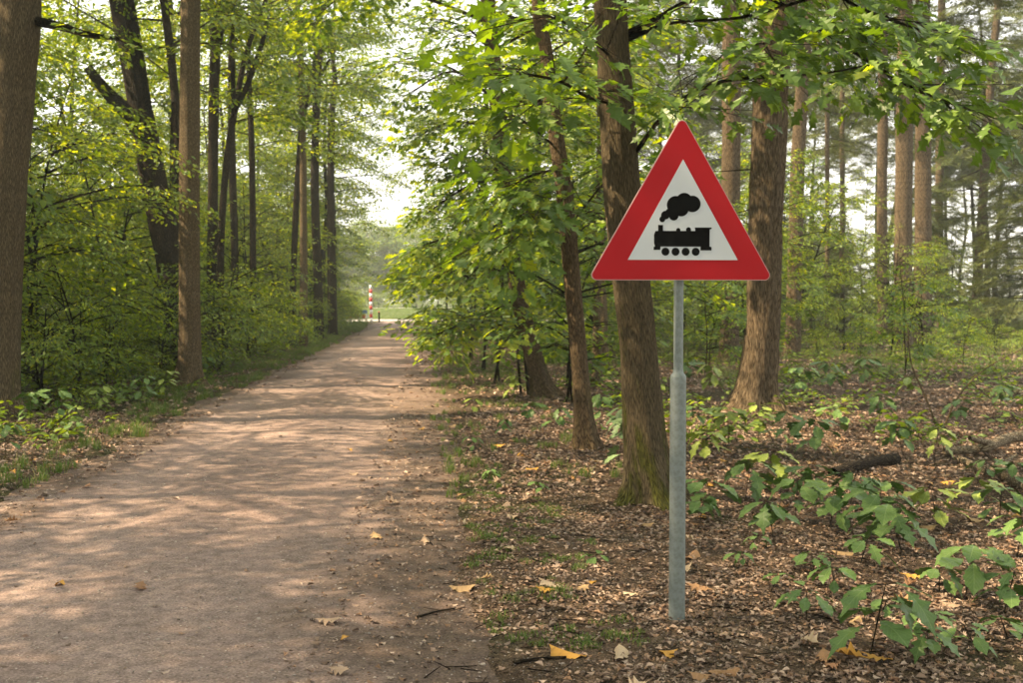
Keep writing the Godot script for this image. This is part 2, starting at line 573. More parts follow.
const TREES := [
	["oak_tree","oak","grey",17,6.8,3.8,14,"thick leaning grey trunk at the left edge of the picture",[-5.67,-0.06,-15.00,0.28,-5.65,0.34,-15.00,0.24,-5.59,1.66,-15.00,0.23,-5.51,2.98,-15.00,0.23,-5.41,4.28,-15.00,0.25,-5.32,5.58,-15.00,0.27],[[-5.14,5.25,-15.00,0.07,-4.72,5.11,-14.65,0.06,-4.22,4.92,-14.30,0.04,-3.78,4.80,-13.95,0.02]]],
	["beech_tree","broad","pale",18,7.6,3.6,24,"straight smooth pale trunk closest to the left road edge",[-4.37,-0.06,-20.60,0.26,-4.37,0.28,-20.60,0.21,-4.36,1.66,-20.60,0.19,-4.33,4.40,-20.60,0.18,-4.28,7.11,-20.60,0.17],[]],
	["oak_tree","broad","dark",15,7.0,3.8,24,"dark leaning tree with forked limbs behind the pale straight trunk",[-5.67,-0.06,-26.00,0.44,-5.73,0.97,-26.00,0.36,-5.90,2.35,-26.00,0.33,-6.22,3.96,-26.00,0.30,-6.45,5.33,-26.00,0.30,-6.70,6.70,-26.00,0.24,-6.99,8.16,-26.00,0.20,-7.16,9.18,-26.00,0.15],[[-6.45,5.33,-26.00,0.23,-6.82,5.91,-25.65,0.18,-7.09,6.22,-25.30,0.15,-7.41,6.70,-24.95,0.10],[-6.37,4.60,-26.00,0.17,-6.31,5.51,-25.65,0.15,-6.43,7.00,-25.30,0.15,-6.54,8.23,-24.95,0.13],[-6.09,3.62,-26.00,0.10,-6.29,4.27,-25.65,0.07,-6.46,4.79,-25.30,0.05]]],
	["oak_tree","broad","dark",17,6.6,3.4,22,"dark upright trunk forking into a narrow V high up",[-5.94,-0.06,-31.00,0.19,-5.96,1.66,-31.00,0.15,-5.90,4.42,-31.00,0.14,-5.85,7.15,-31.00,0.14,-5.80,8.79,-31.00,0.14,-5.98,10.14,-31.00,0.10],[[-5.81,8.52,-31.00,0.16,-5.60,9.11,-30.65,0.16,-5.42,9.90,-30.30,0.14]]],
	["slim_tree","broad","dark",13,6.0,2.6,16,"slim dark stem leaning right beside the forked trunk",[-5.36,-0.06,-29.00,0.09,-5.33,2.95,-29.00,0.09,-5.18,5.01,-29.00,0.09,-4.89,6.81,-29.00,0.08,-4.60,8.09,-29.00,0.06,-4.08,9.50,-29.00,0.05],[[-4.92,6.55,-29.00,0.07,-4.55,7.13,-28.65,0.07,-4.14,8.06,-28.30,0.06,-3.94,8.60,-27.95,0.04],[-4.97,6.29,-29.00,0.06,-4.92,7.75,-28.65,0.06,-4.84,9.17,-28.30,0.04]]],
	["slim_tree","broad","dark",13,6.2,2.6,16,"curved dark stem rising just left of the pale trunk",[-6.05,-0.06,-27.00,0.10,-6.01,2.14,-27.00,0.09,-5.96,4.53,-27.00,0.09,-5.99,6.19,-27.00,0.10,-6.11,7.61,-27.00,0.10,-6.26,8.79,-27.00,0.09],[[-6.01,6.43,-27.00,0.07,-6.01,5.20,-26.65,0.05,-5.94,4.22,-26.30,0.05]]],
	["slim_tree","broad","dark",14,6.0,2.6,16,"thin upright dark stem midway between the forked trunk and the roadside pair",[-5.32,-0.06,-34.00,0.10,-5.29,3.18,-34.00,0.10,-5.30,6.20,-34.00,0.09,-5.36,8.90,-34.00,0.07,-5.20,10.69,-34.00,0.05],[]],
	["oak_tree","broad","dark",16,8.0,3.0,18,"greyish trunk in the shade right of the forked trunk",[-6.20,-0.06,-36.00,0.13,-6.18,3.27,-36.00,0.12,-6.24,6.46,-36.00,0.12,-6.21,9.95,-36.00,0.10],[]],
	["slim_tree","broad","dark",14,7.0,2.8,18,"dark roadside stem bending right near its top",[-4.72,-0.06,-39.00,0.14,-4.71,1.66,-39.00,0.11,-4.55,5.15,-39.00,0.11,-4.32,7.92,-39.00,0.10,-4.00,9.31,-39.00,0.09,-3.64,11.55,-39.00,0.06],[[-4.36,7.57,-39.00,0.10,-4.10,8.72,-38.65,0.07,-3.72,9.17,-38.30,0.07,-3.28,9.78,-37.95,0.05]]],
	["slim_tree","broad","pale",15,8.5,2.6,16,"slender sunlit brown stem next to the bending roadside stem",[-4.23,-0.06,-38.00,0.14,-4.21,3.36,-38.00,0.13,-4.21,6.75,-38.00,0.11,-4.26,10.11,-38.00,0.10,-4.38,11.78,-38.00,0.08],[]],
	["oak_tree","broad","dark",16,8.0,3.2,20,"dark roadside trunk behind the slender sunlit stem",[-4.31,-0.06,-44.00,0.21,-4.33,2.45,-44.00,0.18,-4.42,6.38,-44.00,0.16,-4.28,10.29,-44.00,0.14],[]],
	["oak_tree","broad","dark",16,7.0,3.4,22,"farthest dark trunk of the roadside row on the left",[-4.18,-0.06,-49.00,0.21,-4.21,2.54,-49.00,0.20,-4.23,6.05,-49.00,0.16,-4.17,9.54,-49.00,0.14],[]],
	["red_oak_tree","redoak","brown",15,4.3,3.4,26,"leafy red oak leaning left at the right road edge",[1.94,-0.06,-18.20,0.20,1.86,0.33,-18.20,0.15,1.56,1.49,-18.20,0.14,1.34,2.82,-18.20,0.13,1.22,4.13,-18.20,0.13,1.13,5.11,-18.20,0.12,1.00,6.57,-18.20,0.12],[[1.27,3.64,-18.20,0.04,0.68,3.50,-17.85,0.03,0.00,3.02,-17.50,0.02],[1.39,2.19,-18.20,0.04,0.68,2.21,-17.85,0.03,0.00,1.90,-17.50,0.02],[1.31,3.06,-18.20,0.04,0.60,2.76,-17.85,0.03,-0.06,2.51,-17.50,0.02],[1.21,4.46,-18.20,0.04,0.44,4.52,-17.85,0.03,-0.12,4.24,-17.50,0.02],[1.14,5.11,-18.20,0.04,0.40,5.32,-17.85,0.03,-0.21,4.93,-17.50,0.02],[1.47,1.66,-18.20,0.03,0.84,1.37,-17.85,0.02,0.13,1.10,-17.50,0.02],[1.34,2.73,-18.20,0.04,1.82,3.04,-17.85,0.03,2.59,3.07,-17.50,0.02],[1.21,4.13,-18.20,0.04,1.66,4.41,-17.85,0.03,2.34,4.44,-17.50,0.02],[1.24,3.80,-18.20,0.03,0.85,4.08,-17.85,0.02,0.32,3.87,-17.50,0.02],[1.18,5.60,-18.20,0.04,0.69,5.99,-17.85,0.03,0.20,6.06,-17.50,0.02]]],
	["red_oak_tree","redoak","brown",12,4.8,2.4,10,"slim leaning trunk between the leafy red oak and the thick trunk by the sign",[1.74,-0.06,-11.90,0.12,1.72,0.13,-11.90,0.10,1.64,1.11,-11.90,0.09,1.57,1.88,-11.90,0.09,1.49,2.74,-11.90,0.09,1.35,3.71,-11.90,0.08,1.28,4.35,-11.90,0.07,1.20,4.88,-11.90,0.07],[[1.52,2.42,-11.90,0.02,1.81,2.82,-11.55,0.02,2.02,3.09,-11.20,0.01],[1.41,3.28,-11.90,0.02,0.97,3.54,-11.55,0.02,0.63,3.58,-11.20,0.01],[1.34,3.82,-11.90,0.02,1.60,4.17,-11.55,0.02,1.73,4.40,-11.20,0.01],[1.43,3.07,-11.90,0.02,1.02,2.92,-11.55,0.02,0.73,2.68,-11.20,0.01],[1.50,2.64,-11.90,0.02,1.12,2.55,-11.55,0.02,0.78,2.17,-11.20,0.01]]],
	["red_oak_tree","redoak","grey",14,5.2,3.8,12,"thick grey trunk with a mossy base right behind the sign post",[1.81,-0.06,-8.70,0.24,1.79,0.07,-8.70,0.18,1.74,0.45,-8.70,0.16,1.68,1.26,-8.70,0.15,1.62,1.82,-8.70,0.15,1.55,2.46,-8.70,0.15,1.51,3.01,-8.70,0.14,1.47,3.56,-8.70,0.13,1.44,4.03,-8.70,0.13],[[1.59,3.72,-8.70,0.05,1.77,3.76,-8.35,0.04,1.91,3.79,-8.00,0.03,2.33,3.85,-7.65,0.02],[1.62,2.73,-8.70,0.04,1.83,3.05,-8.35,0.02,2.08,3.19,-8.00,0.02,2.37,3.18,-7.65,0.02,2.68,3.14,-7.30,0.01,2.91,3.14,-6.95,0.01],[1.60,3.68,-8.70,0.04,1.86,3.72,-8.35,0.02,2.29,3.68,-8.00,0.02,2.62,3.71,-7.65,0.02,2.91,3.73,-7.30,0.01],[1.48,3.17,-8.70,0.03,1.22,3.15,-8.35,0.02,0.96,3.20,-8.00,0.02,0.64,3.18,-7.65,0.01],[1.45,4.61,-8.70,0.04,2.42,4.04,-8.35,0.03,2.97,3.56,-8.00,0.02,3.31,3.19,-7.65,0.02,3.55,2.94,-7.30,0.01],[1.51,3.48,-8.70,0.02,1.19,3.63,-8.35,0.02,0.85,3.68,-8.00,0.01],[1.45,4.51,-8.70,0.03,2.70,4.19,-8.35,0.02,3.19,3.77,-8.00,0.02,3.57,3.51,-7.65,0.01],[1.91,3.11,-8.70,0.02,2.00,3.19,-8.35,0.01,2.18,3.42,-8.00,0.01,2.40,3.42,-7.65,0.01]]],
	["pine_tree","conifer","rugged",21,10,3.4,30,"broad rugged brown trunk with a sunlit base beyond the sign",[4.76,-0.06,-15.60,0.30,4.77,0.21,-15.60,0.26,4.84,1.23,-15.60,0.24,4.86,2.38,-15.60,0.24,4.90,3.82,-15.60,0.24,4.96,5.10,-15.60,0.24,5.03,5.96,-15.60,0.24],[]],
	["pine_tree","conifer","rugged",22,12,3.2,30,"straight brown pine trunk partly hidden by the sign tip",[7.51,-0.06,-27.00,0.27,7.53,0.66,-27.00,0.24,7.54,2.91,-27.00,0.23,7.54,6.12,-27.00,0.23,7.54,9.07,-27.00,0.23],[]],
	["pine_tree","conifer","rugged",21,11,3.0,28,"brown pine trunk curving right just behind the rugged trunk",[10.50,-0.06,-31.00,0.25,10.52,1.08,-31.00,0.22,10.56,3.10,-31.00,0.21,10.62,5.96,-31.00,0.20,10.77,8.52,-31.00,0.18,10.84,10.21,-31.00,0.17],[]],
	["pine_tree","conifer","rugged",21,11,3.0,28,"narrower grey brown pine at the near end of the trio of pines",[15.72,-0.06,-37.00,0.20,15.70,1.66,-37.00,0.17,15.65,5.11,-37.00,0.17,15.64,8.53,-37.00,0.17,15.63,11.92,-37.00,0.16],[]],
	["pine_tree","conifer","rugged",22,12,3.2,30,"thick reddish pine in the middle of the trio of pines",[15.14,-0.06,-34.00,0.34,15.13,0.54,-34.00,0.29,15.09,3.25,-34.00,0.27,15.08,6.41,-34.00,0.26,15.05,11.11,-34.00,0.23],[]],
	["pine_tree","conifer","rugged",22,12,3.2,30,"sunlit reddish pine at the far end of the trio of pines",[16.26,-0.06,-35.00,0.33,16.25,0.51,-35.00,0.28,16.21,3.30,-35.00,0.27,16.16,6.55,-35.00,0.25,16.09,11.40,-35.00,0.22],[]],
	["pine_tree","conifer","rugged",21,12,2.8,26,"slender pale trunk just beyond the trio of pines",[24.00,-0.06,-50.00,0.21,23.93,4.00,-50.00,0.19,23.89,10.05,-50.00,0.19,23.90,15.59,-50.00,0.17],[]],
	["larch_tree","hemlock","rugged",19,5.0,3.2,44,"leaning pale conifer with feathery branches at the right edge",[23.69,-0.06,-46.00,0.23,23.81,3.39,-46.00,0.19,23.98,6.83,-46.00,0.18,24.22,11.12,-46.00,0.16,24.47,14.52,-46.00,0.14],[]],
	["slim_pine_tree","conifer","rugged",17,8,2.0,24,"thin pole straight conifer, nearer the rugged trunk of two",[16.37,-0.06,-44.00,0.11,16.33,3.70,-44.00,0.09,16.26,9.79,-44.00,0.09,16.21,13.82,-44.00,0.07],[]],
	["slim_pine_tree","conifer","rugged",17,8,2.0,24,"thin pole straight conifer, nearer the trio of pines of two",[18.15,-0.06,-47.00,0.12,18.11,3.85,-47.00,0.10,18.04,10.36,-47.00,0.10,18.03,14.66,-47.00,0.08],[]],
	["slim_tree","broad","pale",11,5.0,2.0,12,"thin pale stem seen just left of the sign",[3.27,-0.06,-21.00,0.08,3.26,1.66,-21.00,0.08,3.30,3.19,-21.00,0.08,3.33,5.48,-21.00,0.07,3.36,7.37,-21.00,0.06],[]],
	["slim_tree","broad","pale",11,5.5,2.0,12,"thin stem crossing behind the left corner of the sign",[3.91,-0.06,-24.00,0.09,3.86,1.66,-24.00,0.08,3.84,3.41,-24.00,0.08,3.78,6.03,-24.00,0.08],[]],
]

func featured_trees() -> void:
	var n := 0
	for a in TREES:
		n += 1
		rng.seed = 1000 + n * 17
		var kind: String = a[1]
		var flat: Array = a[8]
		var at := Vector3(flat[0], 0, flat[2])
		at.y = ground_height(at.x, at.z) - 0.01
		var t := thing(a[0], a[7], "tree", at)
		var line := trunk_line(flat, a[3])
		var g := Geo.new()
		var near := at.z > -22.0
		var mossy := 1.0 if (n == 15) else (0.35 if a[2] == "grey" or a[2] == "dark" or a[2] == "brown" else 0.0)
		tube(g, line[0], line[1], 56 if near else 16, (0.07 if a[2] != "rugged" else 0.16) if near else 0.07, mossy, 0.85 if near else 0.3)
		part("trunk", smooth_mesh(g, M.bark[a[2]]), t)
		var b := Geo.new()
		var places := []
		var o := Vector3(flat[0], 0, flat[2])
		var own := []
		for e in a[9]:
			var p := PackedVector3Array()
			var r := PackedFloat32Array()
			for k in e.size() / 4:
				p.append(Vector3(e[k * 4], e[k * 4 + 1], e[k * 4 + 2]) - o)
				r.append(e[k * 4 + 3])
			var limb := Geo.new()
			if kind == "redoak":
				for k in r.size():
					r[k] *= 0.62
				bough(limb, p, r, 7.0 if n == 15 else 10.0, 0.12, 0.75 if n == 15 else 1.2, 0.9, own if n == 15 else places, 0.5)
			else:
				bough(limb, p, r, 2.2, 0.6, 0.5, 0.9, places)
			part("limb", limb.mesh(M.bark["brown"]), t)
		var list: Array = sprays[kind]
		crown(b, line[0], a[4], a[3], a[5], a[6], kind, 1.15, places, 1.0)
		if kind == "conifer":
			# dead bare snags on the lower trunk
			for k in 16:
				var h := R(2.0, a[4])
				var az := R(0, TAU)
				var c := Vector3.ZERO
				for q in line[0].size() - 1:
					if line[0][q].y <= h and line[0][q + 1].y > h:
						c = line[0][q]
						break
				var l := R(0.3, 1.1)
				rod(b, c, c + Vector3(cos(az) * l, R(-0.25, 0.1), sin(az) * l), 0.014, 0.004, 4)
		part("branches", b.mesh(M.bark["brown"]), t)
		scatter("crown", list[n % list.size()], places, t)
		if own.size() > 0:
			single_leaves(t, own, 300)

# the boughs nearest the camera: each leaf a part of its own
var leaf_meshes := []
func single_leaves(t: Node3D, places: Array, most: int) -> void:
	var r := RandomNumberGenerator.new()
	r.seed = 77
	var rest := []
	var made := 0
	for x in places:
		if made >= most:
			rest.append(x)
			continue
		for q in spray_layout(r, 8, 0.55, 0.17, 0.6):
			if made < most:
				var o := part("leaf", leaf_meshes[q[1] * 3 + r.randi() % 3], t, x * q[0])
				made += 1
	if rest.size() > 0:
		scatter("bough_leaves", sprays.redoak[0], rest, t)

func make_leaf_meshes() -> void:
	for tone in 3:
		for k in 3:
			var g := Geo.new()
			leaf(g, LOBED, Transform3D.IDENTITY, 0.1 + 0.12 * k, 0.12 + 0.1 * k)
			g.t = PackedVector2Array()
			leaf_meshes.append(g.mesh(M.oak[tone]))

# ---------------------------------------------------------------- woodland around
func proto_tree(called: String, kind: String, height: float, base: float, radius: float, girth: float, count: int, bark: String, size: float, density := 1.0, stems := 1) -> Node3D:
	var t := Node3D.new()
	t.name = called
	var g := Geo.new()
	var b := Geo.new()
	var places := []
	for s in stems:
		var lean := Vector3(R(-1, 1), 0, R(-1, 1)) * (0.05 * height if stems == 1 else 0.22 * height)
		var p := PackedVector3Array()
		var r := PackedFloat32Array()
		for k in 6:
			var u := k / 5.0
			p.append(Vector3(lean.x * u * u + R(-0.012, 0.012) * height, height * u * (1.0 if s == 0 else 0.85) - 0.06 * (1.0 - u), lean.z * u * u + R(-0.012, 0.012) * height) if k > 0 else Vector3(R(-0.05, 0.05) * stems, -0.08, R(-0.05, 0.05) * stems))
			r.append(lerpf(girth, 0.012, pow(u, 1.1)) * (1.0 if s == 0 else 0.75))
		var line := spline(p, r, 4)
		tube(g, line[0], line[1], 10 if girth > 0.06 else 6, 0.05, 0.2 if bark != "rugged" else 0.0, 0.25)
		crown(b, line[0], base, height * (1.0 if s == 0 else 0.85), radius, count / stems, kind, size, places, density)
	if kind == "conifer":
		for k in 14:
			var h := R(1.5, base)
			var az := R(0, TAU)
			var l := R(0.3, 1.2)
			rod(b, Vector3(0, h, 0), Vector3(cos(az) * l, h + R(-0.3, 0.1), sin(az) * l), 0.012, 0.003, 3)
	part("trunk", g.mesh(M.bark[bark]), t)
	part("branches", b.mesh(M.bark["dark"]), t)
	var list: Array = sprays[kind]
	scatter("crown", list[rng.randi() % list.size()], places, t)
	return t

func copy_at(proto: Node3D, called: String, x: float, z: float, turn: float, size: float, label: String, category: String, group: String) -> Node3D:
	var o: Node3D = proto.duplicate()
	o.name = numbered(called)
	add_child(o, true)
	o.transform = Transform3D(Basis(Vector3.UP, turn).scaled(Vector3.ONE * size), Vector3(x, ground_height(x, z) - 0.02, z))
	tag(o, label, category, group)
	return o

var taken := []
func free_spot(x: float, z: float, gap: float) -> bool:
	for q in taken:
		if Vector2(x, z).distance_to(q) < gap:
			return false
	taken.append(Vector2(x, z))
	return true

func woodland() -> void:
	rng.seed = 4242
	var tall := []
	for k in 4:
		tall.append(proto_tree("woodland_tree", "broad", R(14, 18), R(4.2, 6.0), R(3.0, 4.0), R(0.11, 0.2), 26, "dark", 1.3, 0.8))
	var young := []
	for k in 4:
		young.append(proto_tree("young_tree", "broad", R(6.0, 9.5), R(1.4, 2.4), R(1.9, 2.5), R(0.04, 0.075), 24, "dark", 1.1, 1.0, 1 + k % 2))
	var shrub := []
	for k in 4:
		shrub.append(proto_tree("shrub", "broad", R(2.0, 3.2), 0.35, R(0.9, 1.4), 0.022, 18, "dark", 0.8, 1.1, 3))
	var sapling := []
	for k in 3:
		sapling.append(proto_tree("oak_sapling", "redoak", R(2.4, 4.2), 0.6, R(1.0, 1.4), 0.024, 18, "brown", 0.85, 1.0, 2))
	var pine := []
	for k in 3:
		pine.append(proto_tree("pine_tree", "conifer", R(19, 23), R(9, 12), R(2.4, 3.2), R(0.16, 0.24), 34, "rugged", 1.5))
	var fir := []
	for k in 3:
		fir.append(proto_tree("young_conifer", "hemlock", R(7, 11), 1.2, R(1.8, 2.4), R(0.06, 0.09), 44, "rugged", 1.0, 0.9))
	var far := []
	for k in 3:
		far.append(proto_tree("far_tree", "broad", R(11, 14), 1.0, R(3.4, 4.4), R(0.12, 0.18), 46, "pale", 2.5, 0.9))
	for a in TREES:
		taken.append(Vector2(a[8][0], a[8][2]))
	# left of the road
	for k in 900:
		var x := R(-21, -5.6)
		var z := R(-74, 12)
		if z > -13.5 and x > -9.0 and z < 2.0:
			continue
		if free_spot(x, z, 4.9 if x > -11.0 else 7.5):
			copy_at(tall[rng.randi() % 4], "woodland_tree", x, z, R(0, TAU), R(0.85, 1.15), "woodland tree with a dark slim trunk among the dense trees left of the road", "tree", "trees of the wood left of the road")
	taken = []
	for a in TREES:
		taken.append(Vector2(a[8][0], a[8][2]))
	for k in 700:
		var x := R(-17, -5.8)
		var z := R(-76, -15)
		if x > -6.6 and z > -22.0:
			continue
		if free_spot(x, z, 2.5):
			copy_at(young[rng.randi() % 4], "young_tree", x, z, R(0, TAU), R(0.8, 1.15), "young leafy tree in the understory of the wood left of the road", "tree", "young trees left of the road")
	for k in 420:
		var z := -14.5 - 69.0 * pow(rng.randf(), 1.6)
		var x := left_edge(z) - R(1.0, 7.5) - (0.9 if z > -20.0 else 0.0)
		if free_spot(x, z, 1.1):
			copy_at(shrub[rng.randi() % 4], "shrub", x, z, R(0, TAU), R(0.55, 1.05), "low green shrub on the left verge below the trees", "shrub", "shrubs along the left verge")
	# right of the road
	taken = []
	for a in TREES:
		taken.append(Vector2(a[8][0], a[8][2]))
	for k in 260:
		var z := R(-74, -24)
		var x := R(1.8, 7.5) + shift(z)
		if x > 4.0 and z > -34.0:
			continue
		if free_spot(x, z, 3.4):
			copy_at(young[rng.randi() % 4] if rng.randf() < 0.55 else tall[rng.randi() % 4], "roadside_tree", x, z, R(0, TAU), R(0.8, 1.1), "leafy tree lining the far stretch of the road on its right side", "tree", "trees lining the right side of the road")
	for k in 150:
		var z := R(-90, -40)
		var x := R(7, 62)
		if free_spot(x, z, 5.6):
			copy_at(pine[rng.randi() % 3], "pine_tree", x, z, R(0, TAU), R(0.8, 1.1), "distant pine with a bare straight trunk in the open wood on the right", "tree", "distant pines on the right")
	for k in 120:
		var z := R(-86, -34)
		var x := R(7, 52)
		if free_spot(x, z, 3.2):
			copy_at(fir[rng.randi() % 3], "young_conifer", x, z, R(0, TAU), R(0.5, 1.0), "feathery young conifer standing among the pines on the right", "tree", "young conifers on the right")
	for k in 170:
		var z := R(-60, -17)
		var x := R(2.4, 3.0 - z * 0.5)
		if z > -22.0 and x > 4.0:
			continue
		if free_spot(x, z, 2.0):
			var s: Node3D = sapling[rng.randi() % 3] if rng.randf() < 0.5 else shrub[rng.randi() % 4]
			copy_at(s, "undergrowth_bush", x, z, R(0, TAU), R(0.35, 0.9) * (0.8 if z > -30.0 else 1.0), "leafy undergrowth bush below the pines on the right", "bush", "undergrowth bushes on the right")
	for q in [[7.4, -25.0, 0.62], [9.2, -29.0, 0.7], [11.5, -33.5, 0.75], [8.2, -35.0, 0.8], [13.0, -40.0, 0.8], [5.2, -27.5, 0.7], [18.5, -41.0, 0.7], [4.6, -31.0, 0.8], [12.6, -29.0, 0.5], [21.0, -52.0, 0.9], [27.0, -55.0, 0.9]]:
		copy_at(young[rng.randi() % 4], "young_tree", q[0], q[1], R(0, TAU), q[2], "loose leafy young tree between the pine trunks on the right", "tree", "young trees between the pines")
	for q in [[21.5, -38.0, 0.9], [24.5, -42.0, 1.0], [20.5, -44.0, 0.8], [27.5, -47.0, 1.1], [16.8, -47.0, 0.8], [13.4, -46.0, 0.8]]:
		copy_at(fir[rng.randi() % 3], "young_conifer", q[0], q[1], R(0, TAU), q[2], "feathery young conifer standing among the pines on the right", "tree", "young conifers on the right")
	# nearer saplings that frame the red oak on the right verge
	for q in [[2.25, -17.0, 1.0, "at the foot of the leafy leaning red oak"], [1.6, -18.4, 1.15, "between the leafy red oak and the road"], [2.7, -20.6, 1.1, "behind the leafy red oak, away from the road"], [1.4, -21.5, 1.05, "overhanging the road just beyond the leafy red oak"], [1.3, -25.0, 1.1, "midway along the right road edge"], [1.2, -29.5, 1.1, "farthest along the right road edge"]]:
		copy_at(sapling[rng.randi() % 3], "oak_sapling", q[0], q[1], R(0, TAU), q[2], "bushy oak sapling " + q[3], "sapling", "oak saplings on the right road edge")
	# trees behind and beside the photographer that shade the near road
	for q in [[-8.5, -1.5], [-7.0, 3.5], [-13.0, -4.5], [2.6, 2.5], [5.5, -1.5], [7.0, 4.0], [8.8, -6.0], [9.5, -12.0], [-7, 9], [-9, 14], [-6.5, 19], [-11, 22], [-7, 27], [-10, 33], [4, 9], [8, 12], [4.5, 16], [9, 20], [4, 24], [7, 30], [-13, 28], [12, 8], [13, 26], [3.5, 33], [-5, 38], [0, 44], [-3, 47], [4, 42]]:
		copy_at(tall[rng.randi() % 4], "woodland_tree", q[0], q[1], R(0, TAU), R(0.95, 1.1), "woodland tree standing beside the near road outside the picture", "tree", "trees beside the photographer")
	# the far rows beyond the meadow
	for k in 44:
		var x := -62.0 + k * 2.9 + R(-1, 1)
		copy_at(far[rng.randi() % 3], "far_tree", x, R(-172, -152), R(0, TAU), R(0.8, 1.15), "hazy tree in the far rows beyond the meadow at the end of the road", "tree", "far trees beyond the meadow")
	for k in 34:
		var x := -50.0 + k * 2.6 + R(-1, 1)
		copy_at(shrub[rng.randi() % 4], "far_bush", x, R(-150, -143), R(0, TAU), R(0.9, 1.7), "hazy pale bush in front of the far trees beyond the meadow", "bush", "far bushes beyond the meadow")
	for q in [[-5.0, -54.0], [-5.3, -62.0]]:
		copy_at(tall[rng.randi() % 4], "woodland_tree", q[0], q[1], R(0, TAU), 1.05, "tall leafy tree whose crown closes over the far road from the left", "tree", "trees leaning over the far road")
	for q in [[2.6, -50.0], [1.8, -62.0]]:
		copy_at(tall[rng.randi() % 4], "roadside_tree", q[0], q[1], R(0, TAU), 0.95, "tall leafy tree whose crown closes over the far road from the right", "tree", "trees leaning over the far road from the right")
	for list in [tall, young, shrub, sapling, pine, fir, far]:
		for t in list:
			t.free()

# ---------------------------------------------------------------- the sign
func prism(poly: PackedVector2Array, back: float, front: float) -> Geo:
	var g := Geo.new()
	if not Geometry2D.is_polygon_clockwise(poly):
		poly.reverse()
	var tri := Geometry2D.triangulate_polygon(poly)
	for k in tri.size() / 3:
		var a := poly[tri[k * 3]]
		var b := poly[tri[k * 3 + 1]]
		var d := poly[tri[k * 3 + 2]]
		g.tri(Vector3(a.x, a.y, front), Vector3(b.x, b.y, front), Vector3(d.x, d.y, front))
		g.tri(Vector3(a.x, a.y, back), Vector3(d.x, d.y, back), Vector3(b.x, b.y, back))
	for k in poly.size():
		var a := poly[k]
		var b := poly[(k + 1) % poly.size()]
		g.tri(Vector3(a.x, a.y, back), Vector3(b.x, b.y, back), Vector3(b.x, b.y, front))
		g.tri(Vector3(a.x, a.y, back), Vector3(b.x, b.y, front), Vector3(a.x, a.y, front))
	return g

func disc(c: Vector2, r: float, n := 28) -> PackedVector2Array:
	var p := PackedVector2Array()
	for k in n:
		p.append(c + Vector2.from_angle(TAU * k / n) * r)
	return p

func rounded_triangle(corners: Array, r: float) -> PackedVector2Array:
	var inner := PackedVector2Array()
	for c in corners:
		inner.append(c * 1000.0)
	inner = Geometry2D.offset_polygon(inner, -r * 1000.0)[0]
	var best := Geometry2D.offset_polygon(inner, r * 1000.0, Geometry2D.JOIN_ROUND)[0]
	for k in best.size():
		best[k] *= 0.001
	return best

func lathe(profile: Array, sides: int) -> Geo:
	var g := Geo.new()
	for k in profile.size():
		for s in sides + 1:
			var a := TAU * (s % sides) / sides
			g.v.append(Vector3(cos(a) * profile[k].x, profile[k].y, sin(a) * profile[k].x))
			g.t.append(Vector2(float(s) / sides, profile[k].y))
	var w := sides + 1
	for k in profile.size() - 1:
		for s in sides:
			var b := k * w + s
			g.i.append_array(PackedInt32Array([b, b + w, b + 1, b + 1, b + w, b + w + 1]))
	return g

